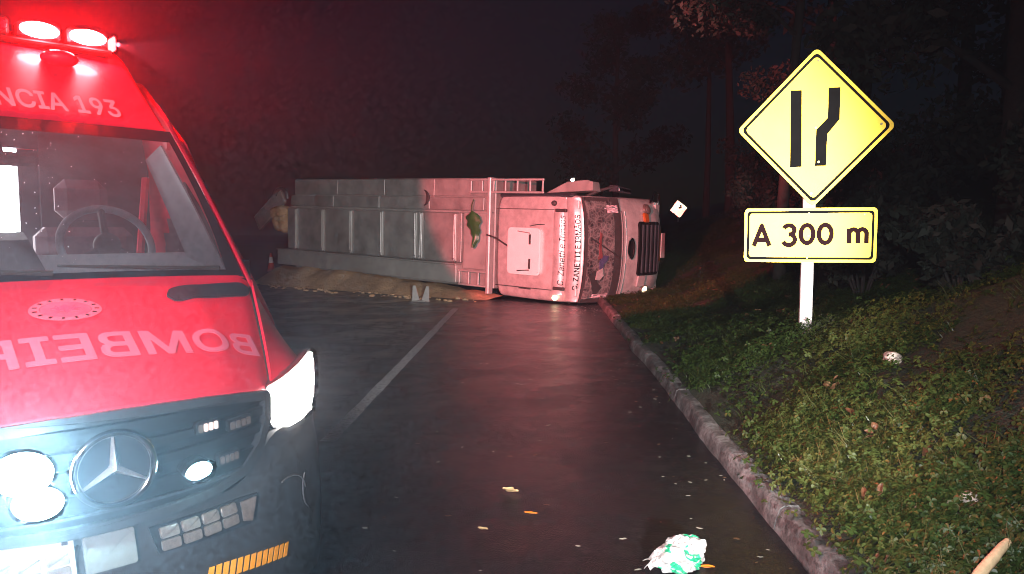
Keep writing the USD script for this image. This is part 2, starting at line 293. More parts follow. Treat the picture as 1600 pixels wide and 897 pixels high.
def road_sheet():
    xs = np.linspace(-9.5, 0, 24); ysr = np.linspace(-30, 90, 121)
    def zf(X, Y): return 0 * X
    m = sheet(xs, ysr, zf); v = np.array(m.vertices); v[:, 0] = v[:, 0] + kerb_x(v[:, 1]) + .02; m.vertices = v; return m
structure('road', road_sheet(), M['asphalt'], True)
def line_mesh(y0, y1, w=.12):
    yy = np.linspace(y0, y1, 120); xc = -1.43 + .0288 * (yy - 5.7)
    e = (meshkit.noise(np.stack([yy * 9, 0 * yy, 0 * yy], 1), 2) - .5) * .012
    v = np.concatenate([np.stack([xc - w / 2 + e, yy, 0 * yy + .004], 1), np.stack([xc + w / 2 - e, yy, 0 * yy + .004], 1)]); n = len(yy)
    f = [[i, i + n, i + n + 1] for i in range(n - 1)] + [[i, i + n + 1, i + 1] for i in range(n - 1)]
    return trimesh.Trimesh(v, np.array(f), process=False)
structure('lane_line', line_mesh(5.7, 15.2), M['line_paint'], True)
structure('lane_line', line_mesh(-14, -5), M['line_paint'], True)
# verge and ground to the left and far
def left_ground():
    xs = np.concatenate([-np.geomspace(90, 1, 26), [0]]); ysr = np.linspace(-40, 160, 101)
    m = sheet(xs, ysr, lambda X, Y: -.05 + .03 * np.clip(-X, 0, 4) + (meshkit.fbm(np.stack([X, Y, 0 * X], -1) * .6, 3, 9) - .5) * .35 * np.clip(-X / 2, 0, 1))
    v = np.array(m.vertices); v[:, 0] += kerb_x(v[:, 1]) - 9.3; m.vertices = v; return m
structure('verge', left_ground(), M['soil'], True)
def bank_sheet():
    ts = np.concatenate([np.arange(0.13, 4.2, .085), np.geomspace(4.3, 120, 34)]); ysr = np.concatenate([np.linspace(-30, -3, 10), np.arange(-2, 26, .13), np.linspace(26.5, 160, 70)])
    T, Y = np.meshgrid(ts, ysr, indexing='ij'); X = kerb_x(Y) + T; Z = bank_z(X, Y); nx, ny = X.shape
    i, j = np.meshgrid(np.arange(nx - 1), np.arange(ny - 1), indexing='ij')
    q = np.stack([i * ny + j, (i + 1) * ny + j, (i + 1) * ny + j + 1, i * ny + j + 1], -1).reshape(-1, 4)
    return trimesh.Trimesh(np.stack([X, Y, Z], -1).reshape(-1, 3), np.vstack([q[:, [0, 1, 2]], q[:, [0, 2, 3]]]), process=False)
structure('bank', bank_sheet(), M['soil'], True)
kerb = UsdGeom.Xform.Define(stage, '/World/kerb').GetPrim(); tag(kerb, kind='structure')
def kerb_stone(y0, y1, seed):
    n = 9; prof = np.array([(0, -.05), (.012, .05), (.03, .112), (.055, .128), (.125, .13), (.15, .115), (.152, .02)])
    yy = np.linspace(y0, y1, n); V = []
    for y in yy:
        for (a, z) in prof: V.append((kerb_x(y) + a, y, z))
    V = np.array(V); k = len(prof)
    V += (np.stack([meshkit.fbm(V * [9, 5, 9] + s * 7.7, 4, 20 + s) for s in range(3)], 1) - .5) * [.035, .004, .03]
    V[:, 0] += (meshkit.fbm(np.stack([V[:, 1] * .7, 0 * V[:, 1], 0 * V[:, 1]], 1), 3, 71) - .5) * .07
    V[:, 2] += (random.Random(seed).random() - .5) * .012
    f = []
    for i in range(n - 1):
        for j in range(k - 1):
            a, b, c, d = i * k + j, (i + 1) * k + j, (i + 1) * k + j + 1, i * k + j + 1
            f += [[a, c, b], [a, d, c]]
    for i0, s in ((0, 1), ((n - 1) * k, -1)):
        for j in range(1, k - 1): f.append([i0, i0 + j, i0 + j + 1] if s < 0 else [i0, i0 + j + 1, i0 + j])
    return trimesh.Trimesh(V, np.array(f), process=False)
for k in range(44):
    obj('kerb_stone', kerb_stone(-2 + k * 1.0, -2 + k * 1.0 + .988, k), M['kerb_concrete'], kerb, 50)

# ------------------------------------------------------------------ overturned truck
TA = math.radians(38); a_ = np.array([math.cos(TA), -math.sin(TA), -.034]); a_ /= np.linalg.norm(a_)
U_ = np.array([-math.sin(TA), -math.cos(TA), 0]); V_ = np.cross(U_, a_)
def truck_matrix(): return Gf.Matrix4d(*a_, 0, *V_, 0, *U_, 0, 1.42, 15.8, 0.02, 1)
def tw(F, V, D): return np.array([1.42, 15.8, .02]) + a_ * F + V_ * V - U_ * D
truck = thing('overturned_truck', 'silver tipper truck lying on its side across the wet road', 'truck', matrix=truck_matrix())
def tb(F0, F1, V0, V1, D0, D1, ch=0): return bx(F0, F1, V0, V1, -D1, -D0, ch)
TW = 2.30                                       # width of the cab
prof = np.array([(-2.34, .10), (-2.25, .03), (-1.2, 0), (-.62, -.005), (-.20, .03), (-.03, .10), (.03, .22), (.30, 1.02), (.42, 1.5), (.50, 2.3), (.48, 2.68), (.36, 2.84), (-2.3, 2.84)])
def ecurve(V): return .17 * np.abs(2 * np.asarray(V, float) / TW - 1) ** 2.6
def wF(F): return np.clip((np.asarray(F, float) + 1.0) / 1.4, 0, 1)
def cab_hull():
    P = []
    c = np.array([-1.0, 1.5])
    for v, s in ((0.0, .84), (.04, .90), (.12, .95), (.24, .98), (.45, .995), (.65, .998), (.85, 1.0), (1.05, 1.0), (1.25, 1.0), (TW - .85, 1.0), (TW - .65, .998), (TW - .45, .995), (TW - .24, .98), (TW - .12, .95), (TW - .04, .90), (TW, .84)):
        q = c + (prof - c) * (1 - (1 - s) * np.array([.55, .40])); P += [(x - float(ecurve(v) * wF(x)), v, -d) for x, d in q]
    m = man(manifold3d.Manifold.hull_points(np.array(P)))
    return m
cabm = cab_hull()
obj('cab', cabm, M['silver_paint'], truck, 40)
def fx(D):  # F of the cab's front face at depth D
    return np.interp(D, prof[5:11, 1], prof[5:11, 0])
# visor ridges over the windscreen
def ridge(F0, F1, V0, V1, h, D0=0):
    def fn(u, v):
        s = math.sin(math.pi * u) ** .7; e = min(1, 6 * min(v, 1 - v) + .25)
        F, V = F0 + (F1 - F0) * u, V0 + (V1 - V0) * v; return (F - float(ecurve(V) * wF(F)), V, -(D0 - h * s * e + .05 * max(0, u - .55) / .45))
    return grid(fn, np.linspace(0, 1, 12), np.linspace(0, 1, 24), .03)
obj('visor', ridge(-.72, -.40, .16, 2.02, .055), M['silver_paint'], truck, True)
obj('visor', ridge(-.37, .02, .05, 2.26, .075, .03), M['silver_paint'], truck, True)
for v0, lab in ((.30, None), (1.98, None)):
    obj('visor_bracket', tb(-.66, -.38, v0 - .035, v0 + .035, -.06, .02, .012), M['seam_dark'], truck)
for F0, F1, V0, V1 in ((-2.3, -.66, 1.985, 2.0), (-2.3, -.66, .24, .255), (-1.62, -1.30, .215, .235)):
    obj('roof_seam', tb(F0, F1, V0, V1, -.008, .05), M['seam_dark'], truck)
hat = sub('roof_hatch', truck)
hp = poly(rrect(.92, 1.04, .10, -1.46, 1.06), .07); hp2 = poly(rrect(.86, .98, .09, -1.46, 1.06), .02); hp2.apply_translation([0, 0, .07])
obj('hatch_panel', [hp, hp2], M['hatch_paint'], hat)
for s in (1, -1):
    c = 1.06 + s * .27
    obj('hatch_bar', tb(-1.30, -1.25, c - .11, c + .11, -.108, -.088, .004), M['seam_dark'], hat)
    obj('hatch_bar', warp(tb(-1.62, -1.28, c + s * .13, c + s * .145, -.106, -.088, .004), lambda v: v + np.c_[0 * v[:, 0], (v[:, 0] + 1.28) * .10 * s * -1, 0 * v[:, 0]]), M['seam_dark'], hat)
obj('marker_lamp', warp(trimesh.creation.icosphere(2, 1), lambda v: v * [.07, .06, .05] + [-.62, .09, .015]), M['lamp_pale_glow'], truck, True, 'pale marker lamp at the lower roof corner, glowing in place of a reflection')  # slight glow stands in for light reflected at this corner
obj('marker_lamp', warp(trimesh.creation.icosphere(2, 1), lambda v: v * [.07, .06, .05] + [-.72, 2.13, .0]), M['seam_dark'], truck, True, 'unlit dark marker lamp at the upper roof corner')
for v in (.17, 2.02):
    obj('marker_lamp', tb(-.10, -.055, v, v + .17, -.06, .0, .012), M['hatch_paint'], truck)
# roof aerial and hanging cord
obj('cord', tube([tw_ for tw_ in [(-2.55, 1.38, .05), (-2.3, 1.32, .03), (-2.1, 1.22, .02), (-1.93, 1.14, .01)]], .022, 6), M['seam_dark'], truck)
obj('cord', tube([(-1.35, 1.62, .01), (-1.15, 1.66, .02), (-.95, 1.67, .015)], .010, 5), M['seam_dark'], truck)
# front: windscreen, frame, trim
def front_patch(D0, D1, V0, V1, proud, nd=14, nv=16, round_=.0):
    def fn(u, v):
        D = D0 + (D1 - D0) * u; V = V0 + (V1 - V0) * v
        e = float(ecurve(V))
        return (float(fx(D)) + proud - e, V, -D)
    return grid(fn, np.linspace(0, 1, nd), np.linspace(0, 1, nv), .03, True)
wf = sub('windscreen_frame', truck)
for q in ((.13, .20, .02, 2.27), (.84, 1.10, .02, 2.27), (.20, .84, .02, .10), (.20, .84, 2.19, 2.27)): obj('frame_bar', front_patch(*q, .012), M['seam_dark'], wf, True)
ws = sub('windscreen', truck)
def shard_screen():
    D0, D1, V0, V1 = .17, .86, .10, 2.20
    def fn(u, v):
        D = D0 + (D1 - D0) * u; V = V0 + (V1 - V0) * v
        p = np.array([[D * 3, V * 3, 1.0]]); sag = (meshkit.fbm(p, 3, 31)[0] - .5) * .05
        dent = -.035 * math.exp(-(((V - .45) / .3) ** 2 + ((D - .45) / .25) ** 2))
        return (float(fx(D)) + .060 - float(ecurve(V)) + sag * min(1, 5 * min(u, 1 - u)) + dent * min(1, 5 * min(u, 1 - u)), V, -D)
    return grid(fn, np.linspace(0, 1, 26), np.linspace(0, 1, 60), .008, True)
obj('shattered_glass', shard_screen(), M['broken_glass'], ws, 15)
def on_front(m, proud):
    """mesh given as (V, D, height) laid on the cab's front"""
    v = np.array(m.vertices); o = np.stack([fx(v[:, 1]) + proud + v[:, 2] - ecurve(v[:, 0]), v[:, 0], -v[:, 1]], 1)
    m = m.copy(); m.vertices = o; return m
obj('hole', on_front(poly([(.30, .28), (.62, .22), (.72, .34), (.45, .47), (.34, .60), (.22, .52), (.16, .40)], .01, res=.08), .075), M['rubber'], ws)
obj('torn_flap', on_front(noisy(poly([(.10, .16), (.34, .14), (.60, .20), (.40, .30), (.24, .38), (.12, .36)], .012, res=.05), .02, 9, 3), .09), M['broken_glass'], ws, 10)
obj('red_rag', on_front(noisy(poly([(.95, .43), (1.25, .42), (1.55, .46), (1.52, .50), (1.22, .48), (.98, .52)], .012, res=.06), .02, 6, 5), .085), M['cloth_red'], ws)
obj('blue_rag', on_front(noisy(poly([(.74, .46), (.90, .44), (1.04, .56), (1.02, .68), (.92, .65), (.86, .56), (.76, .56)], .015, res=.06), .02, 6, 8), .085), M['cloth_blue'], ws)
obj('white_rag', on_front(noisy(poly([(.52, .38), (.70, .40), (.76, .54), (.60, .58), (.50, .48)], .015, res=.05), .02, 6, 11), .09), M['rail_pale'], ws)
for (V0, D0, V1, D1) in ((1.42, .20, .98, 1.02),):
    P = [(float(fx(D0 + (D1 - D0) * s)) + .085, V0 + (V1 - V0) * s, -(D0 + (D1 - D0) * s)) for s in np.linspace(0, 1, 8)]
    obj('wiper', tube(P, .016, 6), M['rubber'], truck)
obj('trim', front_patch(1.12, 1.21, .16, 2.0, .022, 5, 24), M['rail_pale'], truck, True)
# front lettering
def front_text(t, V0, V1, D0, D1, material, name='lettering', bold=True, proud=.03, parent=None, slant=0):
    m = meshkit.text_mesh(t, 1.0, .01, bold); b = m.bounds; m.vertices = (np.array(m.vertices) - [b[0][0], b[0][1], 0]) / [b[1][0] - b[0][0], b[1][1] - b[0][1], 1]
    vv, ff = trimesh.remesh.subdivide_to_size(m.vertices, m.faces, .12, max_iter=12); v = vv.copy()
    v[:, 0] += slant * vv[:, 1]
    o = trimesh.Trimesh(np.stack([V0 + (V1 - V0) * v[:, 0], D1 + (D0 - D1) * v[:, 1], v[:, 2]], 1), ff, process=False)
    return obj(name, on_front(o, proud), material, parent or truck, False)
def roof_text(t, V0, V1, F0, F1, dfun, material, bold=True, slant=0.0):
    """reads along +V; F1 is the baseline side (further forward)"""
    m = meshkit.text_mesh(t, 1.0, .004, bold); b = m.bounds; m.vertices = (np.array(m.vertices) - [b[0][0], b[0][1], 0]) / [b[1][0] - b[0][0], b[1][1] - b[0][1], 1]
    vv, ff = trimesh.remesh.subdivide_to_size(m.vertices, m.faces, .10, max_iter=12)
    F = F1 + (F0 - F1) * vv[:, 1]; V = V0 + (V1 - V0) * (vv[:, 0] + slant * vv[:, 1])
    z = np.array([dfun(f) for f in F]) + .016 + vv[:, 2]; F = F - ecurve(V) * wF(F)
    return obj('lettering', trimesh.Trimesh(np.stack([F, V, z], 1), ff, process=False), material, truck, False)
def ridge_z(F0, F1, h, D0): return lambda f: -(D0 - h * (max(0.0, math.sin(math.pi * np.clip((f - F0) / (F1 - F0), 0, 1))) ** .7) + .05 * max(0, (f - F0) / (F1 - F0) - .55) / .45)
roof_text('C. Zanetti e Irmãos', .36, 1.86, -.525, -.405, ridge_z(-.72, -.40, .055, 0), M['letter_dark'], False, .02)
roof_text('C. ZANETTI E IRMÃOS', .30, 1.90, -.145, -.02, ridge_z(-.37, .02, .075, .03), M['sign_black'], True)
# pale strip at the top of the windscreen's far edge, and a sticker low down
front_text('IRMÃOS', 1.96, 2.12, .62, .98, M['letter_pale'], 'sticker', True, .075)
front_text('ZANETTI', .12, .20, .35, .80, M['letter_pale'], 'sticker', True, .085)
# emblem, grille, bumper, lamps, plate
ring = poly(affinity.scale(Point(0, 0).buffer(1, quad_segs=16), .24, .095), .03, np.array(affinity.scale(Point(0, 0).buffer(1, quad_segs=16), .205, .068).exterior.coords))
ring.apply_translation([1.18, 1.40, 0]); obj('emblem_ring', on_front(ring, .02), M['chrome'], truck)
e2 = poly(affinity.scale(Point(0, 0).buffer(1, quad_segs=16), .205, .068), .015); e2.apply_translation([1.18, 1.40, 0]); obj('emblem', on_front(e2, .02), M['sign_black'], truck)
gr = sub('grille', truck)
obj('grille_frame', on_front(poly(rrect(1.22, .86, .08, 1.17, 2.10), .04, res=.2), .005), M['sign_black'], gr)
for k in range(5):
    obj('grille_slat', on_front(bx(.62, 1.72, 1.76 + k * .165, 1.85 + k * .165, .04, .075, .015), .005), M['dark_trim'], gr)
obj('bumper', on_front(bx(.06, 2.24, 2.56, 2.80, -.06, .02, .03), .0), M['silver_paint'], truck)
for V, lab in ((.22, 'lit headlamp at the lower corner of the cab'), (2.06, None)):
    hl = sub('headlamp', truck)
    if lab: hl.SetCustomDataByKey('label', lab)
    h0 = trimesh.creation.cylinder(.115, .05, sections=20); h0.apply_translation([V, 2.06, .03]); obj('lamp_housing', on_front(h0, .0), M['clear_lens'], hl)
    h1 = trimesh.creation.icosphere(2, 1); h1.vertices = np.array(h1.vertices) * [.085, .085, .03] + [V, 2.06, .06]; obj('lamp_lens', on_front(h1, .0), M['lamp_pale_glow'] if V < 1 else M['clear_lens'], hl, True)
obj('indicator', on_front(bx(1.76, 1.98, 1.86, 2.06, .0, .07, .03), .0), M['amber_lens'], truck)
obj('side_step', on_front(bx(.30, .56, 1.72, 2.02, .0, .05, .02), .0), M['silver_paint'], truck)
obj('licence_plate', on_front(bx(.94, 1.52, 2.60, 2.80, .03, .05, .008), .012), M['plate_retro'], truck)
obj('bumper_lamp', on_front(bx(.86, 1.60, 2.50, 2.58, .0, .04, .02), .012), M['amber_lens'], truck)
# side that faces up: shoulder strip painted dark for its shade, mirrors, fairing
obj('side_glass', tb(-1.35, -.15, TW - .02, TW + .012, .35, 1.15, .01), M['dark_trim'], truck)
obj('roof_shoulder', tb(-2.30, -.30, TW - .06, TW + .05, .05, .34, .05), M['dark_trim'], truck)
mr = sub('mirror', truck)
def hullpts(P): return man(manifold3d.Manifold.hull_points(np.array([(f, v, -d) for f, v, d in P])))
obj('mirror_housing', hullpts([(-1.15, 2.36, .3), (-.62, 2.60, .32), (-.10, 2.64, .3), (.05, 2.60, .3), (.05, 2.42, .3), (-1.1, 2.33, .62), (-.55, 2.62, .62), (0, 2.60, .62), (.05, 2.40, .62)]), M['body_grey'], mr, 25)
obj('mirror_arm', tube([(-.2, 2.30, -.45), (0, 2.44, -.7), (.22, 2.52, -.9), (.30, 2.47, -1.15)], .035, 7), M['rubber'], mr)
m2 = sub('mirror', truck)
obj('mirror_housing', hullpts([(.12, 2.42, .85), (.32, 2.42, .85), (.12, 2.56, .88), (.32, 2.54, .88), (.16, 2.40, 1.38), (.36, 2.38, 1.38), (.16, 2.50, 1.38), (.36, 2.48, 1.38)]), M['dark_trim'], m2, 25)
obj('mirror_glass', hullpts([(.33, 2.44, .92), (.345, 2.44, .92), (.33, 2.51, .92), (.37, 2.41, 1.34), (.385, 2.41, 1.34), (.37, 2.47, 1.34)]), M['chrome'], m2)
obj('indicator', warp(trimesh.creation.icosphere(2, 1), lambda v: v * [.04, .035, .04] + [-.55, 2.65, -.42]), M['pinpoint_lit'], truck, True)
obj('grab_rail', tube([(.45, 2.18, -2.55), (.50, 2.42, -2.45), (.50, 2.46, -2.25), (.47, 2.2, -2.1)], .022, 7), M['chrome'], truck)
# tipper body
body = sub('tipper_body', truck)
obj('body_shell', tb(-10.05, -2.48, .12, 2.69, .16, 1.75, .02), M['body_grey'], body)
def bowed(F0, F1, V0, V1, D0, D1, seed):
    m = bx(F0, F1, V0, V1, -D1, -D0, .012); vv, ff = trimesh.remesh.subdivide_to_size(m.vertices, m.faces, .3, max_iter=8)
    m = trimesh.Trimesh(vv, ff); v = np.array(m.vertices); top = v[:, 2] > -D0 - .02
    v[top, 2] += (meshkit.fbm(v[top] * [1.1, 1.6, 0], 3, seed) - .4) * .05; m.vertices = v; return m
ribF = [-9.79, -8.57, -7.37, -6.15, -4.91, -4.71, -3.58]
edges = [-10.29] + ribF[:4] + [-4.81, -3.42]
for k in range(len(edges) - 1):
    obj('side_panel', bowed(edges[k] + .012, edges[k + 1] - .012, .68, 1.86, .055, .158, 40 + k), M['body_grey'], body, 30)
upE = [-10.02, -8.1, -6.2, -4.4, -2.62]
for k in range(4):
    obj('upper_panel', bowed(upE[k] + .008, upE[k + 1] - .008, 2.26, 2.67, .12, .158, 60 + k), M['body_grey'], body, 30)
    obj('middle_panel', bowed(max(-10.19, upE[k] - .15) + .008, upE[k + 1] - .158, 1.93, 2.235, .095, .158, 70 + k), M['body_grey'], body, 30)
obj('front_panel', bowed(-3.40, -2.62, .55, 1.9, .12, .158, 81), M['body_light'], body, 30)
obj('long_rail', tb(-10.2, -2.5, 1.868, 1.915, .045, .158, .01), M['body_light'], body)
obj('long_rail', tb(-10.0, -2.5, 2.238, 2.256, .10, .158, .004), M['body_light'], body)
for F in ribF:
    rb = sub('rib', body)
    obj('rib_bar', tb(F - .04, F + .04, .70, 1.84, -.03, .054, .012), M['body_light'], rb)
    obj('rib_edge', tb(F - .012, F + .012, .72, 1.82, -.055, -.031, .006), M['rail_pale'], rb)
    ho = [(F + .02 + .04 * math.cos(t), .72 + .05 * math.sin(t), .07) for t in np.linspace(-2.6, 2.6, 12)]
    obj('hook', tube(ho, .013, 6), M['steel'], rb)
obj('lower_rail', bowed(-10.62, -3.47, .20, .62, -.06, .158, 90), M['body_light'], body, 30)
obj('rail_lip', tb(-10.64, -3.46, .625, .66, -.09, .158, .012), M['body_light'], body)
obj('corner_post', tb(-2.60, -2.50, .0, 2.70, -.02, .158, .02), M['rail_pale'], body)
def ladder(F0, F1, V0, V1, n, D=.02):
    l = sub('guard_rail', body)
    for v in (V0, V1): obj('rail', tb(F0, F1, v - .022, v + .022, D - .022, D + .022, .008), M['rail_pale'], l)
    for F in np.linspace(F0 + .03, F1 - .03, n): obj('rung', tb(F - .018, F + .018, V0 + .023, V1 - .023, D - .018, D + .018, .006), M['rail_pale'], l)
ladder(-3.15, -1.02, 2.36, 2.64, 7)
ladder(-3.46, -2.52, .17, .50, 4)
cres = [(-4.69 + .0 + .17 * math.cos(t), 2.21 + .19 * math.sin(t), -.02) for t in np.linspace(-1.35, 1.35, 14)]
obj('hook_plate', tube(cres, np.interp(np.linspace(0, 1, 14), [0, .5, 1], [.012, .05, .012]), 7), M['seam_dark'], body)
# open tailgate with bent pipe
tgm = tb(-12.1, -10.5, -.25, .25, .2, .3, .02); tgm.apply_translation([11.2, 0, 0]); tgm.apply_transform(trimesh.transformations.rotation_matrix(math.radians(34), [0, 0, 1])); tgm.apply_translation([-11.35, 1.85, 0])
obj('tailgate', tgm, M['body_light'], body)
obj('pipe_elbow', tube([(-10.75 + .32 * math.cos(t), 2.12 + .30 * math.sin(t), -.15) for t in np.linspace(0, math.pi * .9, 12)], .055, 8), M['steel'], body)
obj('chassis', [tb(-9.9, -1.5, .75, .87, 1.75, 2.15, .01), tb(-9.9, -1.5, 1.45, 1.57, 1.75, 2.15, .01), tb(-10.2, -9.9, .2, 2.4, 1.9, 2.2, .02)], M['sign_black'], truck)
for F in (-.9, -6.6, -7.95):
    for V in (.24, 2.08):
        wh = sub('wheel', truck)
        t = trimesh.creation.torus(.36, .15, 28, 12); t.apply_transform(trimesh.transformations.rotation_matrix(math.pi / 2, [1, 0, 0])); t.apply_translation([F, V, -2.85]); obj('tyre', t, M['rubber'], wh, True)
        r = trimesh.creation.cylinder(.26, .2, sections=24); r.apply_transform(trimesh.transformations.rotation_matrix(math.pi / 2, [1, 0, 0])); r.apply_translation([F, V, -2.85]); obj('rim', r, M['steel'], wh)

# spilled load along the truck
def grain_heap():
    us, vs = np.linspace(0, 1, 90), np.linspace(0, 1, 14)
    def fn(u, v):
        F = -11.4 + u * 9.1; base = tw(F, 0, 0); o = np.array([U_[0], U_[1]])
        hgt = np.interp(u, [0, .06, .3, .6, .8, 1], [.12, .55, .50, .40, .24, .06]) * (1.0 if True else 0)
        wdt = np.interp(u, [0, .1, .5, .8, 1], [.45, .75, .65, .6, .35])
        nz = meshkit.fbm(np.array([[F * 1.3, v * 1.2, 1.0]]), 4, 77)[0]
        s = v * 2 - .8                              # behind the face to in front of it
        x, y = base[0] + o[0] * s * wdt * (.75 + .5 * nz), base[1] + o[1] * s * wdt * (.75 + .5 * nz)
        prof_ = max(0, 1 - max(0, s)) ** .8 if s > 0 else 1
        return (x, y, -.01 + hgt * prof_ * (.55 + .8 * nz))
    return grid(fn, us, vs, 0, True)
tag(obj('spilled_grain', grain_heap(), M['grain'], None, 60), 'beige spilled load heaped along the foot of the tipper body', 'spilled load', kind='stuff')
rc = random.Random(44); cl = []
for k in range(90):
    u = rc.random(); F = -11 + 8.8 * u; o = rc.uniform(.45, 1.35); p = tw(F, 0, 0); r = rc.uniform(.012, .055)
    m = noisy(trimesh.creation.icosphere(1, r), r * .5, 20, k); m.vertices = np.array(m.vertices) * [1.3, 1, .7] + [p[0] + U_[0] * o, p[1] + U_[1] * o, r * .4]; cl.append(m)
tag(obj('spilled_clods', cl, M['grain'], None, False), 'loose clods of the spilled load on the asphalt', 'spilled load', kind='stuff')
sh = []
for k in range(140):
    x, y = 1.55 + rc.gauss(0, .35), 15.1 + rc.gauss(0, .45); r = rc.uniform(.008, .03)
    if x > kerb_x(y) - .03: continue
    m = trimesh.Trimesh([(x + r * math.cos(a), y + r * math.sin(a), .006 + rc.uniform(0, .012)) for a in (rc.uniform(0, 2), rc.uniform(2.1, 4), rc.uniform(4.2, 6))], [[0, 1, 2]], process=False); sh.append(m)
tag(obj('glass_shards', sh, M['rail_pale'], None, False), 'broken glass and trim scattered below the windscreen of the truck', 'debris', kind='stuff')
lump = []
for k in range(7):
    s = noisy(trimesh.creation.icosphere(3, 1), .25, 1.7, k); s.vertices = np.array(s.vertices) * [.22, .22, .20] + tw(-10.75 + rng.uniform(-.25, .25), 1.45 + rng.uniform(-.25, .35), .2); lump.append(s)
tag(obj('spilled_sack', cat(lump), M['grain'], None, True), 'beige lump of the load hanging out of the open tail of the truck', 'load', None, None)

# green leaf caught on the truck
def big_leaf():
    def fn(u, v):
        w = .235 * min(1, (u + .03) / .10) ** .6 * (1 - u) ** .75 * (1 + .15 * math.sin(u * 23 + v * 3))
        s = (v - .5) * 2
        return (-2.92 + w * s + .03 * u + (0.02 if s > 0 else 0), 1.93 - .86 * u - .10 * abs(s) * (1 - u), .12 + .05 * math.cos(s * 2.2) + .04 * math.sin(7 * u))
    m = grid(fn, np.linspace(0, 1, 18), np.linspace(0, 1, 9), .006)
    st = tube([(-2.93, 2.18, .10), (-2.92, 2.05, .17), (-2.92, 1.90, .17)], .012, 6)
    return m, st
lf = thing('fallen_leaf', 'large green leaf hanging point down on the front of the tipper body', 'leaf', matrix=truck_matrix())
lm, st = big_leaf(); obj('blade', lm, M['green_leaf'], lf, 40); obj('stalk', st, M['green_leaf'], lf)

# bracket on the road, cone
bk = thing('metal_bracket', 'small pale metal bracket lying on the road before the truck', 'bracket', (-2.05, 16.75, 0), -28)
for s in (-1, 1):
    t = poly([(-.10, 0), (.10, 0), (.045, .34), (-.02, .34)], .016); t.apply_transform(trimesh.transformations.rotation_matrix(math.pi / 2, [1, 0, 0])); t.apply_transform(trimesh.transformations.rotation_matrix(.16 * s, [0, 1, 0])); t.apply_translation([s * .13, 0, .012]); obj('side_plate', t, M['galvanised'], bk)
obj('base_plate', bx(-.19, .19, -.12, .10, .003, .014), M['galvanised'], bk)
cn = thing('traffic_cone', 'small orange and white traffic cone behind the rear of the truck', 'cone', (-8.95, 27.8, -.02))
def cone_part(z0, z1): 
    r = lambda z: .145 - .115 * z / .72
    return trimesh.creation.revolve(np.array([(0, z0), (r(z0), z0), (r(z1), z1), (0, z1)]), sections=24)
obj('base', bx(-.2, .2, -.2, .2, 0, .04, .012), M['cone_orange'], cn); obj('cone_body', cone_part(.04, .36), M['cone_orange'], cn); obj('white_band', cone_part(.36, .58), M['cone_white'], cn); obj('cone_tip', cone_part(.58, .72), M['cone_orange'], cn)

# ------------------------------------------------------------------ road signs
def sign_face(S, r):   # diamond with rounded corners; S = half diagonal
    q = Polygon([(0, S), (S, 0), (0, -S), (-S, 0)]); return q.buffer(-r * 1.0).buffer(r * 1.0, quad_segs=6)
def upright(m):        # (x, y, depth) -> x right, z up, depth towards -y
    m = m.copy(); v = np.array(m.vertices); m.vertices = np.stack([v[:, 0], -v[:, 2], v[:, 1]], 1); return m
SX, SY = 2.77, 7.0
sg = thing('warning_sign', 'yellow diamond lane-narrows sign over an A 300 m plate on a pale post', 'road sign', (SX, SY, 0), -14)
zb = float(bank_z(SX, SY))
obj('post', [bx(-.055, .055, .03, .12, zb - .5, 2.9, .008), bx(-.014, .014, .022, .032, zb - .5, 1.2, .003)], M['post_white'], sg)
CZ = 2.57
dp = sub('diamond_panel', sg)
def rot2(g, ang): return affinity.rotate(g, ang, origin=(0, 0))
def plate(g, z, d0, d1, ang=.3, res=None):
    m = poly(rot2(g, ang), d1 - d0, res=res); m.apply_translation([0, 0, d0]); m = upright(m); m.vertices = np.array(m.vertices) * [.945, 1, 1] + [.02, 0, z]; return m
S = .725
obj('panel', plate(sign_face(S, .05), CZ, 0, .012), M['sign_yellow'], dp)
obj('border', plate(sign_face(S - .040, .045).difference(sign_face(S - .074, .04)), CZ, .0115, .0145), M['sign_black'], dp)
px2m = 7.0 / 1170
def pxs(pts): return [((x - 1276) * px2m * 1.04 - (205 - y) * px2m * .034, (205 - y) * px2m) for x, y in pts]
obj('lane_bar', plate(Polygon(pxs([(1241, 147), (1257, 147), (1256, 264), (1239, 264)])), CZ, .0115, .0145, 0), M['sign_black'], dp)
obj('lane_arm', plate(Polygon(pxs([(1296, 145), (1313, 145), (1312, 193), (1294, 215), (1292, 263), (1276, 263), (1278, 208), (1295, 190)])), CZ, .0115, .0145, 0), M['sign_black'], dp)
def bolt(x, z, parent, d=.012, r=.011):
    b = trimesh.creation.cylinder(r, .014, sections=12); b.apply_transform(trimesh.transformations.rotation_matrix(math.pi / 2, [1, 0, 0])); b.apply_translation([x * .945 + .02, -d - .006, z]); obj('bolt', b, M['bolt_metal'], parent)
for x, y in ((1278, 104), (1375, 202), (1273, 305), (1283, 257), (1277, 205)): bolt((x - 1276) * px2m, CZ + (205 - y) * px2m, dp)
lp = sub('distance_panel', sg)
CP = 1.585
def plate2(g, d0, d1): return plate(affinity.translate(rot2(g, .2), -.02, 0), CP, d0, d1, 0)
obj('panel', plate2(rrect(1.225, .505, .04), 0, .012), M['sign_yellow'], lp)
obj('border', plate2(rrect(1.172, .452, .035).difference(rrect(1.130, .410, .03)), .0115, .0145), M['sign_black'], lp)
def stroke(pts, w=.042, closed=False): return (Polygon(pts).exterior if closed else LineString(pts)).buffer(w / 2, cap_style='flat', join_style='round')
def arc(cx, cy, rx, ry, a0, a1, n=16): return [(cx + rx * math.cos(math.radians(t)), cy + ry * math.sin(math.radians(t))) for t in np.linspace(a0, a1, n)]
H = .19
gA = stroke([(-.075, 0), (0, H), (.075, 0)]).union(stroke([(-.05, .058), (.05, .058)]))
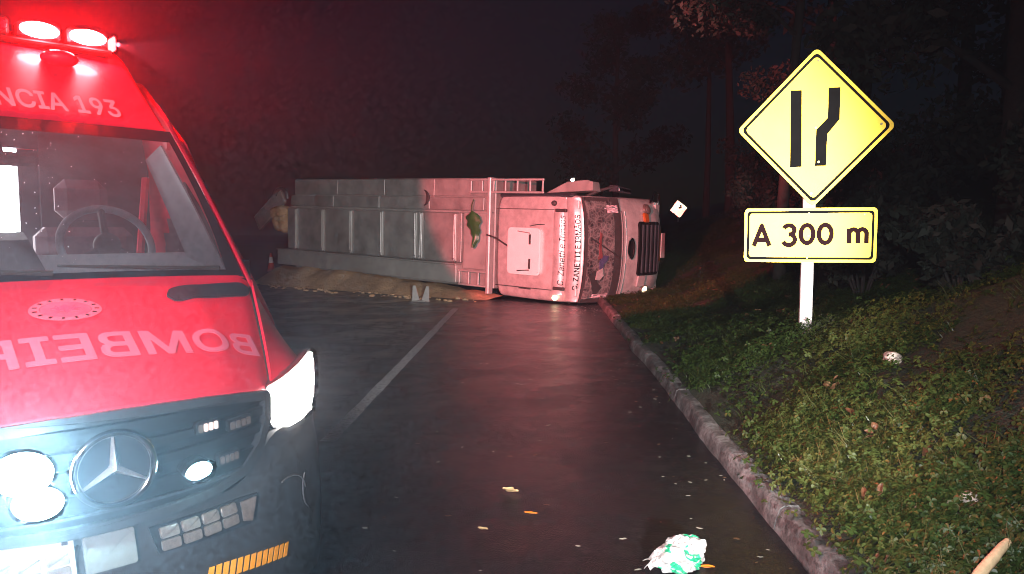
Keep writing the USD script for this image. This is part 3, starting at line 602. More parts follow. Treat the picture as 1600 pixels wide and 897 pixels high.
g3 = stroke(arc(0, H * .74, .05, H * .26 - .006, 160, -90)).union(stroke(arc(0, H * .27, .056, H * .27, 90, -160)))
g0 = stroke(arc(0, H / 2, .058, H / 2 - .012, 0, 360, 30), closed=True)
gm = stroke([(-.075, 0), (-.075, .135)]).union(stroke(arc(-.036, .085, .039, .042, 180, 0) + [(.003, 0)])).union(stroke(arc(.042, .085, .039, .042, 180, 0) + [(.081, 0)]))
for nm, g, x, y in (('letter', gA, 1198, 386), ('digit', g3, 1241, 385), ('digit', g0, 1269, 384), ('digit', g0, 1297, 384), ('letter', gm, 1346, 383)):
    g = affinity.translate(g, (x - 1276) * px2m * 1.0, (370 - y) * px2m + .0)
    obj(nm, plate(g, CP, .0115, .0145, .8), M['letter_dark'], lp)
for x, y in ((1271, 336), (1355, 338), (1270, 405), (1186, 372), (1271, 371)): bolt((x - 1276) * px2m, CP + (370 - y) * px2m, lp, .012, .008)
s2 = thing('warning_sign', 'small far yellow diamond sign at the verge beyond the truck', 'road sign', (14.15, 64, 0), -12)
obj('post', bx(-.06, .06, .03, .13, float(bank_z(14.15, 64)) - .5, 3.4), M['post_white'], s2)
d2 = sub('diamond_panel', s2)
obj('panel', plate(sign_face(.76, .05), 3.2, 0, .02, 9), M['sign_far'], d2)
obj('symbol', plate(Polygon([(.0, .02), (.30, .02), (.30, .34), (.16, .34), (.16, .16), (.0, .16)]), 3.2, .02, .03, 9), M['sign_black'], d2)

# ------------------------------------------------------------------ rescue van; built in (X to its left, Y forward, Z up)
VT = math.radians(42.5); VX, VY = -1.237, 2.266
van = thing('rescue_van', 'red fire brigade rescue van with lit headlamp and flashing roof lights', 'van', (VX, VY, 0), 42.5 - 90)
def sw(m): v = np.array(m.vertices)[:, [1, 0, 2]]; return trimesh.Trimesh(v, np.array(m.faces)[:, ::-1], process=False)
def vo(name, m, material, parent=None, smooth=35, label=None):
    if isinstance(m, list): m = cat(m)
    return obj(name, sw(m), material, parent or van, smooth, label)
def vw(X, Y, Z):
    w = (math.cos(VT), math.sin(VT)); f = (math.sin(VT), -math.cos(VT))
    return np.array([VX + w[0] * X + f[0] * Y, VY + w[1] * X + f[1] * Y, Z])
eF = lambda X: -.566 * X * X                     # plan curve of the nose
cF = lambda X: -.69 - .26 * X * X                # cowl line
def hoodP(X, t, up=0):
    zf, zc = 1.108 - .165 * X * X, 1.465 - .04 * X * X
    y = eF(X) + (cF(X) - eF(X)) * t
    z = zf + (zc - zf) * (t * (1.15 - .15 * t))
    # pressed-in flanks and rounded front lip
    z += .012 * math.exp(-((abs(X) - .47) / .06) ** 2) * math.sin(math.pi * np.clip(t, 0, 1))
    n = np.array([0, .5, .86])
    return np.array([X, y, z]) + n * up
Xh = lambda t: .600 + .21 * np.clip(t, 0, 1) ** .75
def hood_fn(u, v):
    X = (2 * u - 1) * Xh(v); p = hoodP(X, max(0, v))
    if v < 0: p = p + np.array([0, .006 * (1 - (1 + v / .06) ** 2), v * .35])
    e = max(0, abs(2 * u - 1) - .93) / .07
    return p - np.array([0, 0, .02 * e * e])
vo('bonnet', grid(hood_fn, np.linspace(0, 1, 61), np.concatenate([np.linspace(-.06, 0, 5), np.linspace(.03, 1, 30)]), .02, True), M['red_paint'])
# fenders
for s in (1, -1):
    def fen(u, v, s=s):                            # v along the van, u from bonnet edge outwards and down
        t = v
        p0 = hoodP(Xh(t), t) - [0, 0, .022]; p1 = np.array([.945 + .05 * min(1, v * 1.5), -.53 - .72 * v, 1.105 + .20 * v]); p2 = np.array([.985 + .01 * v, -.66 - .62 * v, .93 + .04 * v])
        q = (1 - u) ** 2 * p0 + 2 * u * (1 - u) * (p1 * 1.06 - (p0 + p2) * .03) + u * u * p2 if True else p0
        return (s * q[0], q[1], q[2])
    vo('fender', grid(fen, np.linspace(0, 1, 14), np.linspace(0, 1, 18), .02, s < 0), M['red_paint'])
for s in (1, -1):
    P = [hoodP(Xh(t) + .004, t) + [0, 0, -.016] for t in np.linspace(.0, 1, 26)]
    vo('shut_line', mirrorfix(tube([(s * p[0], p[1], p[2]) for p in P], .005, 5)), M['rubber'])
# cowl panel below the windscreen
def cowl(u, v):
    X = (2 * u - 1) * .83; return (X, cF(X) + .015 - .10 * v, 1.452 - .04 * X * X + .012 * v)
vo('cowl', grid(cowl, np.linspace(0, 1, 31), np.linspace(0, 1, 4), .03, True), M['black_plastic'])
# bonnet vents
for s in (1, -1):
    def ven(u, v, s=s):
        X = .365 + .41 * u; top = -.630 - .172 * u ** 1.1; bot = -.535 - .190 * u ** 1.05
        y = bot + (top - bot) * v; t = (y - eF(X)) / (cF(X) - eF(X)); q = hoodP(X, t, .006); return (s * q[0], q[1], q[2])
    us = np.linspace(0, 1, 22); 
    def venr(u, v, s=s):
        rr = math.sqrt(max(0, 1 - (2 * min(1, max(abs(2 * u - 1) - .72, 0) / .28) / 2) ** 2)); return ven(u, .5 + (v - .5) * max(.12, rr), s)
    vo('bonnet_vent', grid(venr, us, np.linspace(0, 1, 7), .008, s > 0), M['dark_trim'])
# bonnet lettering (mirror writing) and crest
def hood_map(m, fx_, up):
    v = np.array(m.vertices); out = []
    for x, y, z in v:
        X, Y = fx_(x, y); t = (Y - eF(X)) / (cF(X) - eF(X)); out.append(hoodP(X, t, up + z))
    return trimesh.Trimesh(np.array(out), m.faces, process=False)
def unit_text(t, res, bold=True):
    m = meshkit.text_mesh(t, 1.0, .001, bold); b = m.bounds; m.vertices = (np.array(m.vertices) - [b[0][0], b[0][1], 0]) / [b[1][0] - b[0][0], b[1][1] - b[0][1], 1]
    vv, ff = trimesh.remesh.subdivide_to_size(m.vertices, m.faces, res, max_iter=12); return trimesh.Trimesh(vv, ff, process=False)
def bomb(x, y):
    X = .640 - 1.24 * x; return X, -.205 - .37 * X * X - (.138 - .06 * max(0, X)) * y
tm = hood_map(unit_text('BOMBEIROS', .05), bomb, .004); tm.faces = np.array(tm.faces)[:, ::-1]
vo('lettering', tm, M['letter_pink'], None, False)
cr = sub('crest', van)
def disc(r0, r1):
    g = Point(0, 0).buffer(r1, quad_segs=20)
    if r0: g = g.difference(Point(0, 0).buffer(r0, quad_segs=20))
    return g
def crest(g, up, m):
    t = poly(g, .002, res=.03); q = hood_map(t, lambda x, y: (-.007 + .113 * x, -.484 - .066 * y), up); vo('emblem', sw(sw(q)), m, cr, False)
def cpart(name, g, up, m):
    t = poly(g, .0015, res=.12); q = hood_map(t, lambda x, y: (-.007 + .113 * x, -.484 - .066 * y), up); q.faces = np.array(q.faces)[:, ::-1]; vo(name, q, m, cr, False)
cpart('ring', disc(.72, 1.0), .004, M['letter_pink'])
cpart('disc', disc(0, .70), .004, simple('crest_mauve', (.45, .08, .15), .5))
star = Polygon([(math.cos(math.pi / 2 + k * math.pi / 8) * (.42 if k % 2 == 0 else .20), math.sin(math.pi / 2 + k * math.pi / 8) * (.42 if k % 2 == 0 else .20)) for k in range(16)])
cpart('star', star, .007, simple('crest_blue', (.22, .06, .14), .5))
for a0 in range(0, 360, 24): cpart('ring_mark', affinity.rotate(sbox(-.04, .79, .04, .92), a0, origin=(0, 0)), .0065, M['letter_dark'])
# nose: fascia, grille
def fas(m, off=0.0, zoff=0):  # (X, Z, depth) -> nose surface; depth forward
    v = np.array(m.vertices); m = m.copy(); o = np.stack([v[:, 0], eF(v[:, 0]) + off + v[:, 2], v[:, 1] + zoff], 1); m.vertices = o; m.faces = np.array(m.faces)[:, ::-1]; return m
gp = Polygon([(-.605, 1.042), (-.45, 1.068), (-.3, 1.087), (-.15, 1.097), (0, 1.101), (.15, 1.097), (.3, 1.087), (.45, 1.068), (.605, 1.042), (.60, .93), (.56, .84), (.47, .765), (.33, .735), (.15, .725), (-.15, .725), (-.33, .735), (-.47, .765), (-.56, .84), (-.60, .93)]).buffer(-.03).buffer(.03)
gpi = gp.buffer(-.035)
grl = sub('grille', van)
vo('grille_surround', fas(poly(gp.difference(gpi), .05, res=.06), -.03), M['grey_plastic'], grl, 30)
vo('grille_back', fas(poly(gpi.buffer(.004), .01, res=.08), -.045), M['black_plastic'], grl, 30)
for z0, z1, o in ((1.005, 1.05, -.012), (.955, .985, -.008), (.895, .925, -.006), (.800, .850, -.006), (.757, .780, -.008)):
    g = sbox(-.7, z0, .7, z1).intersection(gpi)
    vo('grille_slat', fas(poly(g, .028, res=.06), o - .02), M['grille_black'], grl, 30)
g = sbox(-.7, .786, .7, .794).intersection(gpi); vo('grille_trim', fas(poly(g, .02, res=.06), .0), M['dark_trim'], grl)
badge = sub('star_badge', van)
BZ = .921
to = trimesh.creation.torus(.112, .0125, 56, 12); tv = np.array(to.vertices); to.vertices = np.stack([tv[:, 0], .028 + tv[:, 2] * .9, BZ + tv[:, 1]], 1)
vo('ring', mirrorfix(to), M['chrome'], badge, True)
bd = trimesh.creation.cylinder(.11, .02, sections=40); bv = np.array(bd.vertices); bd.vertices = np.stack([bv[:, 0], bv[:, 2] + .003, BZ + bv[:, 1]], 1); vo('badge_disc', mirrorfix(bd), M['black_plastic'], badge)
for k in range(3):
    a = math.pi / 2 + k * 2 * math.pi / 3; d = np.array([math.cos(a), math.sin(a)]); n = np.array([-d[1], d[0]])
    P = [(0 + n[0] * s * .013, .016, BZ + n[1] * s * .013) for s in (-1, 1)] + [(d[0] * .110 + n[0] * s * .003, .016, BZ + d[1] * .110 + n[1] * s * .003) for s in (-1, 1)] + [(0, .045, BZ), (d[0] * .108, .030, BZ + d[1] * .108), (-d[0] * .02, .02, BZ - d[1] * .02)]
    vo('star_arm', mirrorfix(man(manifold3d.Manifold.hull_points(np.array(P)))), M['star_metal'], badge, False)
# strobes in the grille and small led modules
def strobe(X, Z, rx, rz, lit, lab=None):
    st = sub('strobe', van)
    if lab: st.SetCustomDataByKey('label', lab)
    g = affinity.scale(Point(0, 0).buffer(1, quad_segs=10), rx + .012, rz + .012); vo('strobe_housing', fas(poly(affinity.translate(affinity.scale(g, .9, .85), X, Z), .081), -.03), M['black_plastic'], st)
    g = affinity.scale(Point(0, 0).buffer(1, quad_segs=10), rx + .001, rz + .001); vo('strobe_lens', fas(poly(affinity.translate(g, X, Z), .004), .052), lit, st)
strobe(.258, .853, .043, .024, M['strobe_small_lit'], 'lit blue white strobe between the star and the headlamp')
strobe(-.238, .955, .072, .062, M['strobe_lit'], 'dazzling blue white strobe on the far side of the star')
strobe(-.205, .862, .060, .046, M['strobe_lit'], 'dazzling lower blue white strobe on the far side of the star')
for X0, X1, Z, lit in ((.262, .352, .985, 1), (.388, .495, .963, 0), (.342, .435, .853, 0)):
    for s in (1, -1):
        if s < 0 and Z < .9: continue
        ld = sub('led_module', van); xa, xb = sorted((s * X0, s * X1))
        vo('led_frame', fas(poly(affinity.translate(rrect(xb - xa, .042, .008), (xa + xb) / 2, Z), .03), -.008), M['black_plastic'], ld)
        n = 4; w = (xb - xa - .012) / n
        for k in range(n):
            x0 = xa + .006 + k * w
            vo('led_lens', fas(poly(rrect(w - .005, .026, .004, x0 + w / 2, Z), .008), .0225), M['led_lit'] if (lit and k > 0) else M['clear_lens'], ld)
# headlamps
hp_ = [(.597, 1.045), (.68, 1.06), (.80, 1.092), (.885, 1.118), (.935, 1.112), (.962, 1.06), (.972, .985), (.955, .93), (.90, .893), (.80, .872), (.70, .872), (.63, .895), (.603, .945)]
def fas2(m, off):
    v = np.array(m.vertices); x = np.abs(v[:, 0]); y = eF(x) - .25 * np.maximum(0, x - .86) ** 1.0 * 1.0
    m = m.copy(); m.vertices = np.stack([v[:, 0], y + off + v[:, 2] + .02 * np.sin(np.clip((x - .59) / .38, 0, 1) * math.pi), v[:, 1]], 1); m.faces = np.array(m.faces)[:, ::-1]; return m
for s in (1, -1):
    h_ = sub('headlamp', van); g = Polygon([(s * x, z) for x, z in hp_]).buffer(-.01).buffer(.01)
    vo('lamp_housing', fas2(poly(g.buffer(.012), .05, res=.04), -.05), M['black_plastic'], h_, 30)
    vo('lamp_lens', fas2(poly(g, .012, res=.03), .004), M['headlight_lit'], h_, 30)
# bumper
def bump_fn(u, v):
    X = (2 * u - 1); x = X * 1.0
    z = .20 + (.53 + .150 * sstep(.40, .66, abs(x))) * v; bul = .055 * math.sin(math.pi * min(1, v * 1.05 + .05)) ** .6 + .015
    ax = abs(x); y = -.50 * ax ** 2.2 + bul - .03
    if ax > .93: y -= (ax - .93) * 5.5
    return (x * .985 + .0, y, z + .0)
vo('bumper', grid(bump_fn, np.linspace(0, 1, 61), np.linspace(0, 1, 14), .025, True), M['grey_plastic'], None, 40)
def bumpY(X, Z): v = (Z - .2) / (.53 + .150 * sstep(.40, .66, abs(X / .985))); return bump_fn((X / .985 + 1) / 2, v)[1]
def onb(m, off):
    v = np.array(m.vertices); m = m.copy(); m.vertices = np.stack([v[:, 0], np.array([bumpY(x, z) for x, z in v[:, :2]]) + off + v[:, 2], v[:, 1]], 1); m.faces = np.array(m.faces)[:, ::-1]; return m
for s in (1, -1):
    fl = sub('lower_lamp', van)
    xs_ = sorted((s * .115, s * .47)); vo('lamp_bezel', onb(poly(Polygon([(s * .10, .695), (s * .50, .690), (s * .455, .60), (s * .12, .615)]), .012, res=.06), .0), M['black_plastic'], fl)
    for r in range(2):
        for k in range(4):
            x = .16 + k * .072; vo('lamp_cell', onb(poly(rrect(.062, .030, .006, s * x, .672 - r * .036), .01), .013), M['clear_lens'], fl)
    vo('side_reflector', onb(poly(Polygon([(s * .425, .680), (s * .49, .684), (s * .462, .61), (s * .425, .62)]), .008, res=.04), .013), M['clear_lens'], fl)
pl = sub('licence_plate', van)
vo('plate', onb(poly(rrect(.40, .13, .01, -.315, .665), .006, res=.08), .012), M['plate_white'], pl)
tp = unit_text('BOMBEIROS', .2); q = tp.copy(); q.vertices = np.stack([-.50 + .36 * np.array(tp.vertices)[:, 0], .645 + .05 * np.array(tp.vertices)[:, 1], np.array(tp.vertices)[:, 2] * 2], 1)
vo('plate_strip', onb(poly(sbox(-.50, .71, -.13, .722), .002), .018), M['letter_dark'], pl)
for k in range(7): vo('plate_mark', onb(poly(sbox(-.485 + k * .05, .635, -.455 + k * .05, .70), .002), .018), M['letter_dark'], pl) if False else None
vo('bumper_plate', onb(poly(rrect(.145, .105, .008, -.018, .664), .01, res=.08), .006), M['plate_cream'])
for k in range(13):
    x0 = .27 + k * .0285; z0 = .487 - .062 * (k / 12) ** 1.4
    for s in (1, -1):
        pg = Polygon([(s * x0, z0 - .026), (s * (x0 + .020), z0 - .028), (s * (x0 + .031), z0 + .022), (s * (x0 + .011), z0 + .024)])
        vo('hazard_stripe', onb(poly(pg, .004), .003), M['amber'])
vo('tow_cover', onb(poly(disc(0, .05), .006), .0), M['black_plastic']) if False else None
tq = [(.66 + .11 * math.cos(t), .0, .60 + .09 * math.sin(t)) for t in np.linspace(.1, 1.9, 14)]
vo('bumper_groove', mirrorfix(tube([(x, bumpY(x, z) + .004, z) for x, y, z in tq], .003, 5)), M['interior_dark'])
tq = [(.80 + .05 * math.cos(t), .0, .60 + .08 * math.sin(t)) for t in np.linspace(2.2, 4.3, 14)]
vo('bumper_groove', mirrorfix(tube([(x, bumpY(x, z) + .004, z) for x, y, z in tq], .003, 5)), M['interior_dark'])
# windscreen
def wsP(X, z, up=0.0):
    c, tp = cF(X), -1.41 - .16 * X * X; zf = 1.458 - .04 * X * X; zt = 2.14
    t = (z - zf) / (zt - zf); bul = .02 * math.sin(math.pi * np.clip(t, 0, 1))
    return np.array([X, c + (tp - c) * t + bul + up * .72, z + up * .69])
XW = lambda z: .790 - .095 * (z - 1.43) / .70
def glassfn(inset, up):
    def fn(u, v):
        z0, z1 = 1.455 + inset, 2.135 - inset; z = z0 + (z1 - z0) * v
        X = (2 * u - 1) * (XW(z) - inset); zz = z - .035 * X * X * (1 - v); return wsP(X, zz, up)
    return fn
wsn = sub('windscreen', van)
vo('pane', grid(glassfn(.0, .0), np.linspace(0, 1, 31), np.linspace(0, 1, 16), 0, True), M['veiled_glass'], wsn, True)
def frit(u, v, side):
    z0, z1 = 1.455, 2.135; z = z0 + (z1 - z0) * v; w = .035 + .05 * (1 - v) ** 3
    X = XW(z) - w * (1 - u); p = wsP(X, z - .035 * X * X * (1 - v), .004); return (side * p[0], p[1], p[2])
for s in (1, -1): vo('edge_band', grid(lambda u, v: frit(u, v, s), np.linspace(0, 1, 4), np.linspace(0, 1, 16), 0, s > 0), M['black_plastic'], wsn, True)
def band(zb, zt, up=.004):
    def fn(u, v):
        z = zb + (zt - zb) * v; X = (2 * u - 1) * (XW(z) - .03); return wsP(X, z - (.035 * X * X if zb < 1.7 else 0), up)
    return grid(fn, np.linspace(0, 1, 25), np.linspace(0, 1, 4), 0, True)
vo('edge_band', band(1.455, 1.485), M['black_plastic'], wsn, True)
vo('sun_band', band(2.075, 2.136), M['black_plastic'], wsn, True)
# pillars (red) beside the windscreen
for s in (1, -1):
    def pil(u, v, s=s):
        z = 1.36 + (2.20 - 1.36) * v; X = XW(z) ; p = wsP(X, z - .035 * X * X * (1 - v), .006)
        a = u * math.pi / 2; return (s * (p[0] + .045 * math.sin(a) + .005), p[1] - .085 * (1 - math.cos(a)), p[2] + .0)
    vo('pillar', grid(pil, np.linspace(0, 1, 8), np.linspace(0, 1, 20), 0, s > 0), M['red_paint'], None, True)
# roof cap and roof
def capY(z): return -1.41 - (z - 2.15) * 1.35
capprof = [(-1.395, 2.128), (-1.43, 2.165), (-1.60, 2.29), (-1.80, 2.435), (-1.96, 2.545), (-2.12, 2.635), (-2.40, 2.725), (-2.8, 2.78), (-3.4, 2.80), (-5.0, 2.80), (-5.85, 2.78)]
cs = np.concatenate([[0], np.cumsum(np.hypot(*np.diff(np.array(capprof), axis=0).T))]); cs /= cs[-1]
def roof_fn(u, v):
    y, z = np.interp(v, cs, [p[0] for p in capprof]), np.interp(v, cs, [p[1] for p in capprof])
    X0 = np.interp(y, [-5.9, -3.0, -2.4, -2.0, -1.75, -1.4], [.80, .80, .755, .70, .70, .712]); s = 2 * u - 1; ax = abs(s)
    r = np.interp(y, [-3, -2.2, -1.4], [.12, .10, .04])
    if ax < .82: X = s / .82 * (X0 - r); dz = -.02 * (ax / .82) ** 2; dy = -.16 * X * X * np.interp(y, [-2.6, -1.4], [0, 1])
    else:
        a = (ax - .82) / .18 * math.pi / 2; X = math.copysign(X0 - r + r * math.sin(a), s); dz = -.02 - r * 1.4 * (1 - math.cos(a)); dy = -.16 * X * X * np.interp(y, [-2.6, -1.4], [0, 1]) - .06 * (1 - math.cos(a)) * np.interp(y, [-2.6, -1.6], [0, 1])
    return (X, y + dy, z + dz)
vv_ = np.unique(np.concatenate([np.linspace(0, cs[7], 34), np.linspace(cs[7], 1, 12)]))
vo('roof', grid(roof_fn, np.linspace(0, 1, 61), vv_, .02, True), M['red_paint'], None, 40)
def cap_map(m, up):
    v = np.array(m.vertices); o = []
    for x, y, h in v:
        X = -.475 + .955 * x; z = 2.182 + .098 * y; o.append((X, capY(z) - .16 * X * X + .60 * (up + h), z - .015 * X * X + .80 * (up + h)))
    return trimesh.Trimesh(np.array(o), m.faces, process=False)
tcap = unit_text('EMERGÊNCIA 193', .05)
ty = np.array(tcap.vertices); ymax = 1 / 1.28      # the circumflex rises above the capitals
tcap.vertices = np.stack([ty[:, 0], ty[:, 1] / ymax, ty[:, 2]], 1)
tl_ = cap_map(tcap, .012); tl_.faces = np.array(tl_.faces)
vo('lettering', tl_, M['letter_cap'], None, False)
# sides, rear, floor
for s in (1, -1):
    def side_fn(u, v, s=s):                       # v along y from -1.0 to -5.85; u up
        y = -1.02 - 4.83 * v; zt = np.interp(y, [-5.85, -2.9, -2.3, -1.9, -1.5, -1.0], [2.62, 2.62, 2.50, 2.32, 2.08, 1.40]); z = .42 + (zt - .42) * u
        Xs = np.interp(z, [.4, .7, 1.05, 1.45, 2.1, 2.62], [.97, .99, 1.0, .965, .865, .80]); Xs = min(Xs, np.interp(y, [-2.6, -1.0], [1.0, .99]))
        k = sstep(.75, 1, u) * np.interp(y, [-2.6, -1.4], [0, 1]); Xt = np.interp(y, [-2.4, -2.0, -1.75, -1.5, -1.0], [.755, .70, .72, .755, .855]); Xs = Xs + (min(Xs, Xt) - Xs) * k
        return (s * Xs, y, z)
    vo('side_panel', grid(side_fn, np.linspace(0, 1, 30), np.linspace(0, 1, 60), .02, s > 0), M['red_paint'], None, 40)
    def fskirt(u, v, s=s):
        return (s * (.975 + .015 * u), -.80 - .26 * v, .42 + .52 * u)
    vo('wing_panel', grid(fskirt, np.linspace(0, 1, 5), np.linspace(0, 1, 8), .02, s > 0), M['grey_plastic'] if False else M['red_paint'], None, 40)
    for y in (-.98, -4.65):
        wl = sub('wheel', van)
        t = trimesh.creation.torus(.26, .095, 32, 12); tv = np.array(t.vertices); t.vertices = np.stack([s * .90 + tv[:, 2] * 1.1, y + tv[:, 0], .355 + tv[:, 1]], 1); vo('tyre', mirrorfix(t) if s > 0 else t, M['rubber'], wl, True)
        r = trimesh.creation.cylinder(.21, .16, sections=28); rv = np.array(r.vertices); r.vertices = np.stack([s * .92 + rv[:, 2], y + rv[:, 0], .355 + rv[:, 1]], 1); vo('rim', r, M['steel'], wl)
vo('rear_panel', bx(-.97, .97, -5.9, -5.86, .42, 2.7, .01), M['red_paint'])
vo('floor_pan', bx(-.93, .93, -5.85, -.45, .34, .42), M['black_plastic'])
# door windows
for s in (1, -1):
    def dwin(u, v, s=s, o=0.0):
        z = 1.46 + .62 * u; y0 = -1.46 - .50 * u; y = y0 + (-2.42 - y0) * v
        X = np.interp(z, [1.45, 2.1], [.965, .865]); X = min(X, np.interp(y, [-2.4, -2.0, -1.75, -1.5, -1.0], [.95, .90, .87, .86, .90])) + .002
        return (s * X, y, z)
    vo('door_window', grid(dwin, np.linspace(0, 1, 8), np.linspace(0, 1, 8), .07, s > 0), M['dark_trim'], None, 30)
    vo('door_lining', bx(min(s * .90, s * .93), max(s * .90, s * .93), -2.44, -1.10, .6, 1.50, .005), M['interior_dark'])
# cab interior
vo('dashboard', mirrorfix(man(manifold3d.Manifold.hull_points(np.array([(x * s, y, z) for s in (-1, 1) for x, y, z in ((.70, -.86, 1.30), (.70, -.84, 1.43), (.74, -1.02, 1.49), (.78, -1.16, 1.54), (.78, -1.24, 1.54), (.80, -1.30, 1.0), (.80, -1.0, .95))])))), M['interior_grey'])
bn_ = mirrorfix(man(manifold3d.Manifold.hull_points(np.array([(-.42, -.92, 1.42), (.05, -.92, 1.42), (-.40, -1.00, 1.60), (-.02, -1.00, 1.61), (-.42, -1.30, 1.42), (.07, -1.30, 1.42), (-.38, -1.28, 1.63), (.01, -1.28, 1.64)]))))
vo('dash_hood', bn_, M['interior_dark'])
stw = sub('steering_wheel', van)
to = trimesh.creation.torus(.195, .018, 40, 10); R = trimesh.transformations.rotation_matrix(math.radians(-32), [1, 0, 0]); R2 = trimesh.transformations.rotation_matrix(math.pi / 2, [1, 0, 0]); to.apply_transform(R2); to.apply_transform(trimesh.transformations.rotation_matrix(math.radians(28), [1, 0, 0])); to.apply_translation([.36, -1.38, 1.575]); vo('wheel_rim', mirrorfix(to), M['interior_grey'], stw, True)
for a in (0, 120, 240):
    d = np.array([math.cos(math.radians(a + 90)), 0, math.sin(math.radians(a + 90))]); p = d * .18; Rm = trimesh.transformations.rotation_matrix(math.radians(28), [1, 0, 0])[:3, :3]
    vo('spoke', mirrorfix(tube([np.array([.36, -1.38, 1.575]) + Rm @ (d * q) for q in (0, .09, .185)], .017, 7)), M['interior_dark'], stw)
hb = trimesh.creation.icosphere(2, .06); hb.apply_translation([.36, -1.38, 1.575]); vo('horn_pad', hb, M['interior_dark'], stw, True)
for X in (.44, -.44):
    se = sub('seat', van)
    def cushion(x0, x1, y0, y1, z0, z1): return bx(x0, x1, y0, y1, z0, z1, .05)
    vo('seat_base', cushion(X - .25, X + .25, -2.15, -1.62, .85, 1.05), M['seat_cloth'], se)
    bk_ = cushion(X - .24, X + .24, -2.22, -2.06, 1.05, 1.66); vo('seat_back', bk_, M['seat_cloth'], se)
    vo('headrest', cushion(X - .13, X + .13, -2.24, -2.12, 1.70, 1.92), M['seat_cloth'], se)
vo('bulkhead', [bx(-.88, -.14, -2.50, -2.46, .5, 2.25), bx(.30, .88, -2.50, -2.46, .5, 2.25), bx(-.139, .299, -2.50, -2.46, .5, 1.28), bx(-.139, .299, -2.50, -2.46, 2.10, 2.25)], M['interior_dark'])
vo('headlining', bx(-.60, .60, -2.45, -1.75, 2.24, 2.27), M['interior_dark'])
vo('cab_lamp', bx(-.10, .25, -2.05, -1.85, 2.225, 2.239), M['cab_fill_glow'])  # added glowing strip under the headlining, brightens the cab interior
vo('saloon_window', bx(-.135, .20, -2.53, -2.515, 1.36, 2.12), M['pane_glow'], None, False, 'bright glowing pane in the bulkhead opening')  # glowing pane stands in for the bright reflection in the windscreen
vo('window_bar', [bx(.201, .298, -2.51, -2.49, 1.285, 2.095)], M['interior_dark'])
for s in (1, -1):
    def trim_fn(u, v, s=s):
        z = 1.44 + .66 * v; X = XW(z) - .045 - (.10 - .06 * v) * u; p = wsP(X, z, -.05 - .10 * u); return (s * p[0], p[1] - .05 * u, p[2])
    vo('pillar_trim', grid(trim_fn, np.linspace(0, 1, 5), np.linspace(0, 1, 14), .012, s > 0), M['interior_grey'], None, True)
    vo('belt', mirrorfix(tube([(s * .80, -2.25, 1.95), (s * .74, -2.20, 1.5), (s * .70, -2.15, 1.0)], .022, 6)), M['red_paint'])
vo('door_lamp', bx(.83, .85, -1.62, -1.58, 1.50, 1.72, .005), M['red_paint'])  # small red painted strip inside the door
mrr = sub('inner_mirror', van)
vo('mirror_body', bx(-.13, .10, -1.40, -1.365, 1.925, 1.985, .015), M['interior_dark'], mrr); vo('mirror_stem', mirrorfix(tube([(-.04, -1.40, 1.98), (-.05, -1.385, 2.03), (-.05, -1.42, 2.10)], .014, 6)), M['interior_dark'], mrr)
# wipers
for x0, x1 in ((.66, .02), (.0, -.62)):
    P = [tuple(wsP(x0 + (x1 - x0) * t, 1.475 + .035 * t - .02 * x0 * x0, .02)) for t in np.linspace(0, 1, 8)]
    vo('wiper', mirrorfix(tube(P, [.012, .010, .009, .008, .008, .007, .006, .005], 6)), M['rubber'])
# roof light bar
lbar = sub('light_bar', van)
YB, ZB = -2.04, 2.655
vo('bar_base', cat([bx(-.60, .585, YB - .12, YB + .05, ZB - .075, ZB - .045, .01)]), M['black_plastic'], lbar)
for X in (.245, .465, .02, -.22, -.46):
    lit = X > .1
    vo('lamp_module', bx(X - .095, X + .095, YB - .10, YB + .045, ZB - .044, ZB + .05, .015), M['dark_trim'], lbar)
    e = trimesh.creation.icosphere(3, 1); e.vertices = np.array(e.vertices) * [.088, .028, .040] + [X, YB + .048, ZB + .004]
    vo('lamp_lens', mirrorfix(e), M['beacon_lit'] if lit else M['red_paint'], lbar, True, 'lit flashing red lamp' if lit else 'unlit red lamp')
vo('end_lens', bx(.588, .604, YB - .07, YB + .03, ZB - .04, ZB + .035, .006), M['end_lens_lit'], lbar, 35, 'lit red end lens of the light bar')
for sfx, X in (('', .622),):
    spot('/World/beam_of_light_bar' + sfx, vw(X, YB, ZB), (2.4, 18, 3.3), (1, .11, .13), 6600, 19.5, .16, .012)
hn = sub('horn', van)
hm = trimesh.creation.icosphere(3, 1); hm.vertices = np.array(hm.vertices) * [.085, .07, .04] + [.30, -1.86, 2.505]; vo('horn_body', hm, M['red_paint'], hn, True)
vo('horn_rim', mirrorfix(tube([(.22 + .16 * t, -1.815 - .02 * t, 2.53 - .012 * math.sin(3 * t)) for t in np.linspace(0, 1, 8)], .007, 6)), M['chrome'], hn)
# rain drops that stand on the glass and the paint
dr = []
unit = trimesh.creation.icosphere(1, 1)
for k in range(150):
    r = rng.uniform(.0010, .0030)
    if k < 90: X = rng.uniform(-.5, .70) if k % 3 else rng.uniform(-.15, .25); z = rng.uniform(1.5, 2.07); c = wsP(X, z, .002)
    else: X = rng.uniform(-.6, .6); c = hoodP(X, rng.uniform(.03, .95), .001)
    d = unit.copy(); d.vertices = np.array(d.vertices) * [r, r * .8, r] + c; dr.append(d)
tag(vo('raindrops', dr, M['drop'], None, True), kind='stuff')

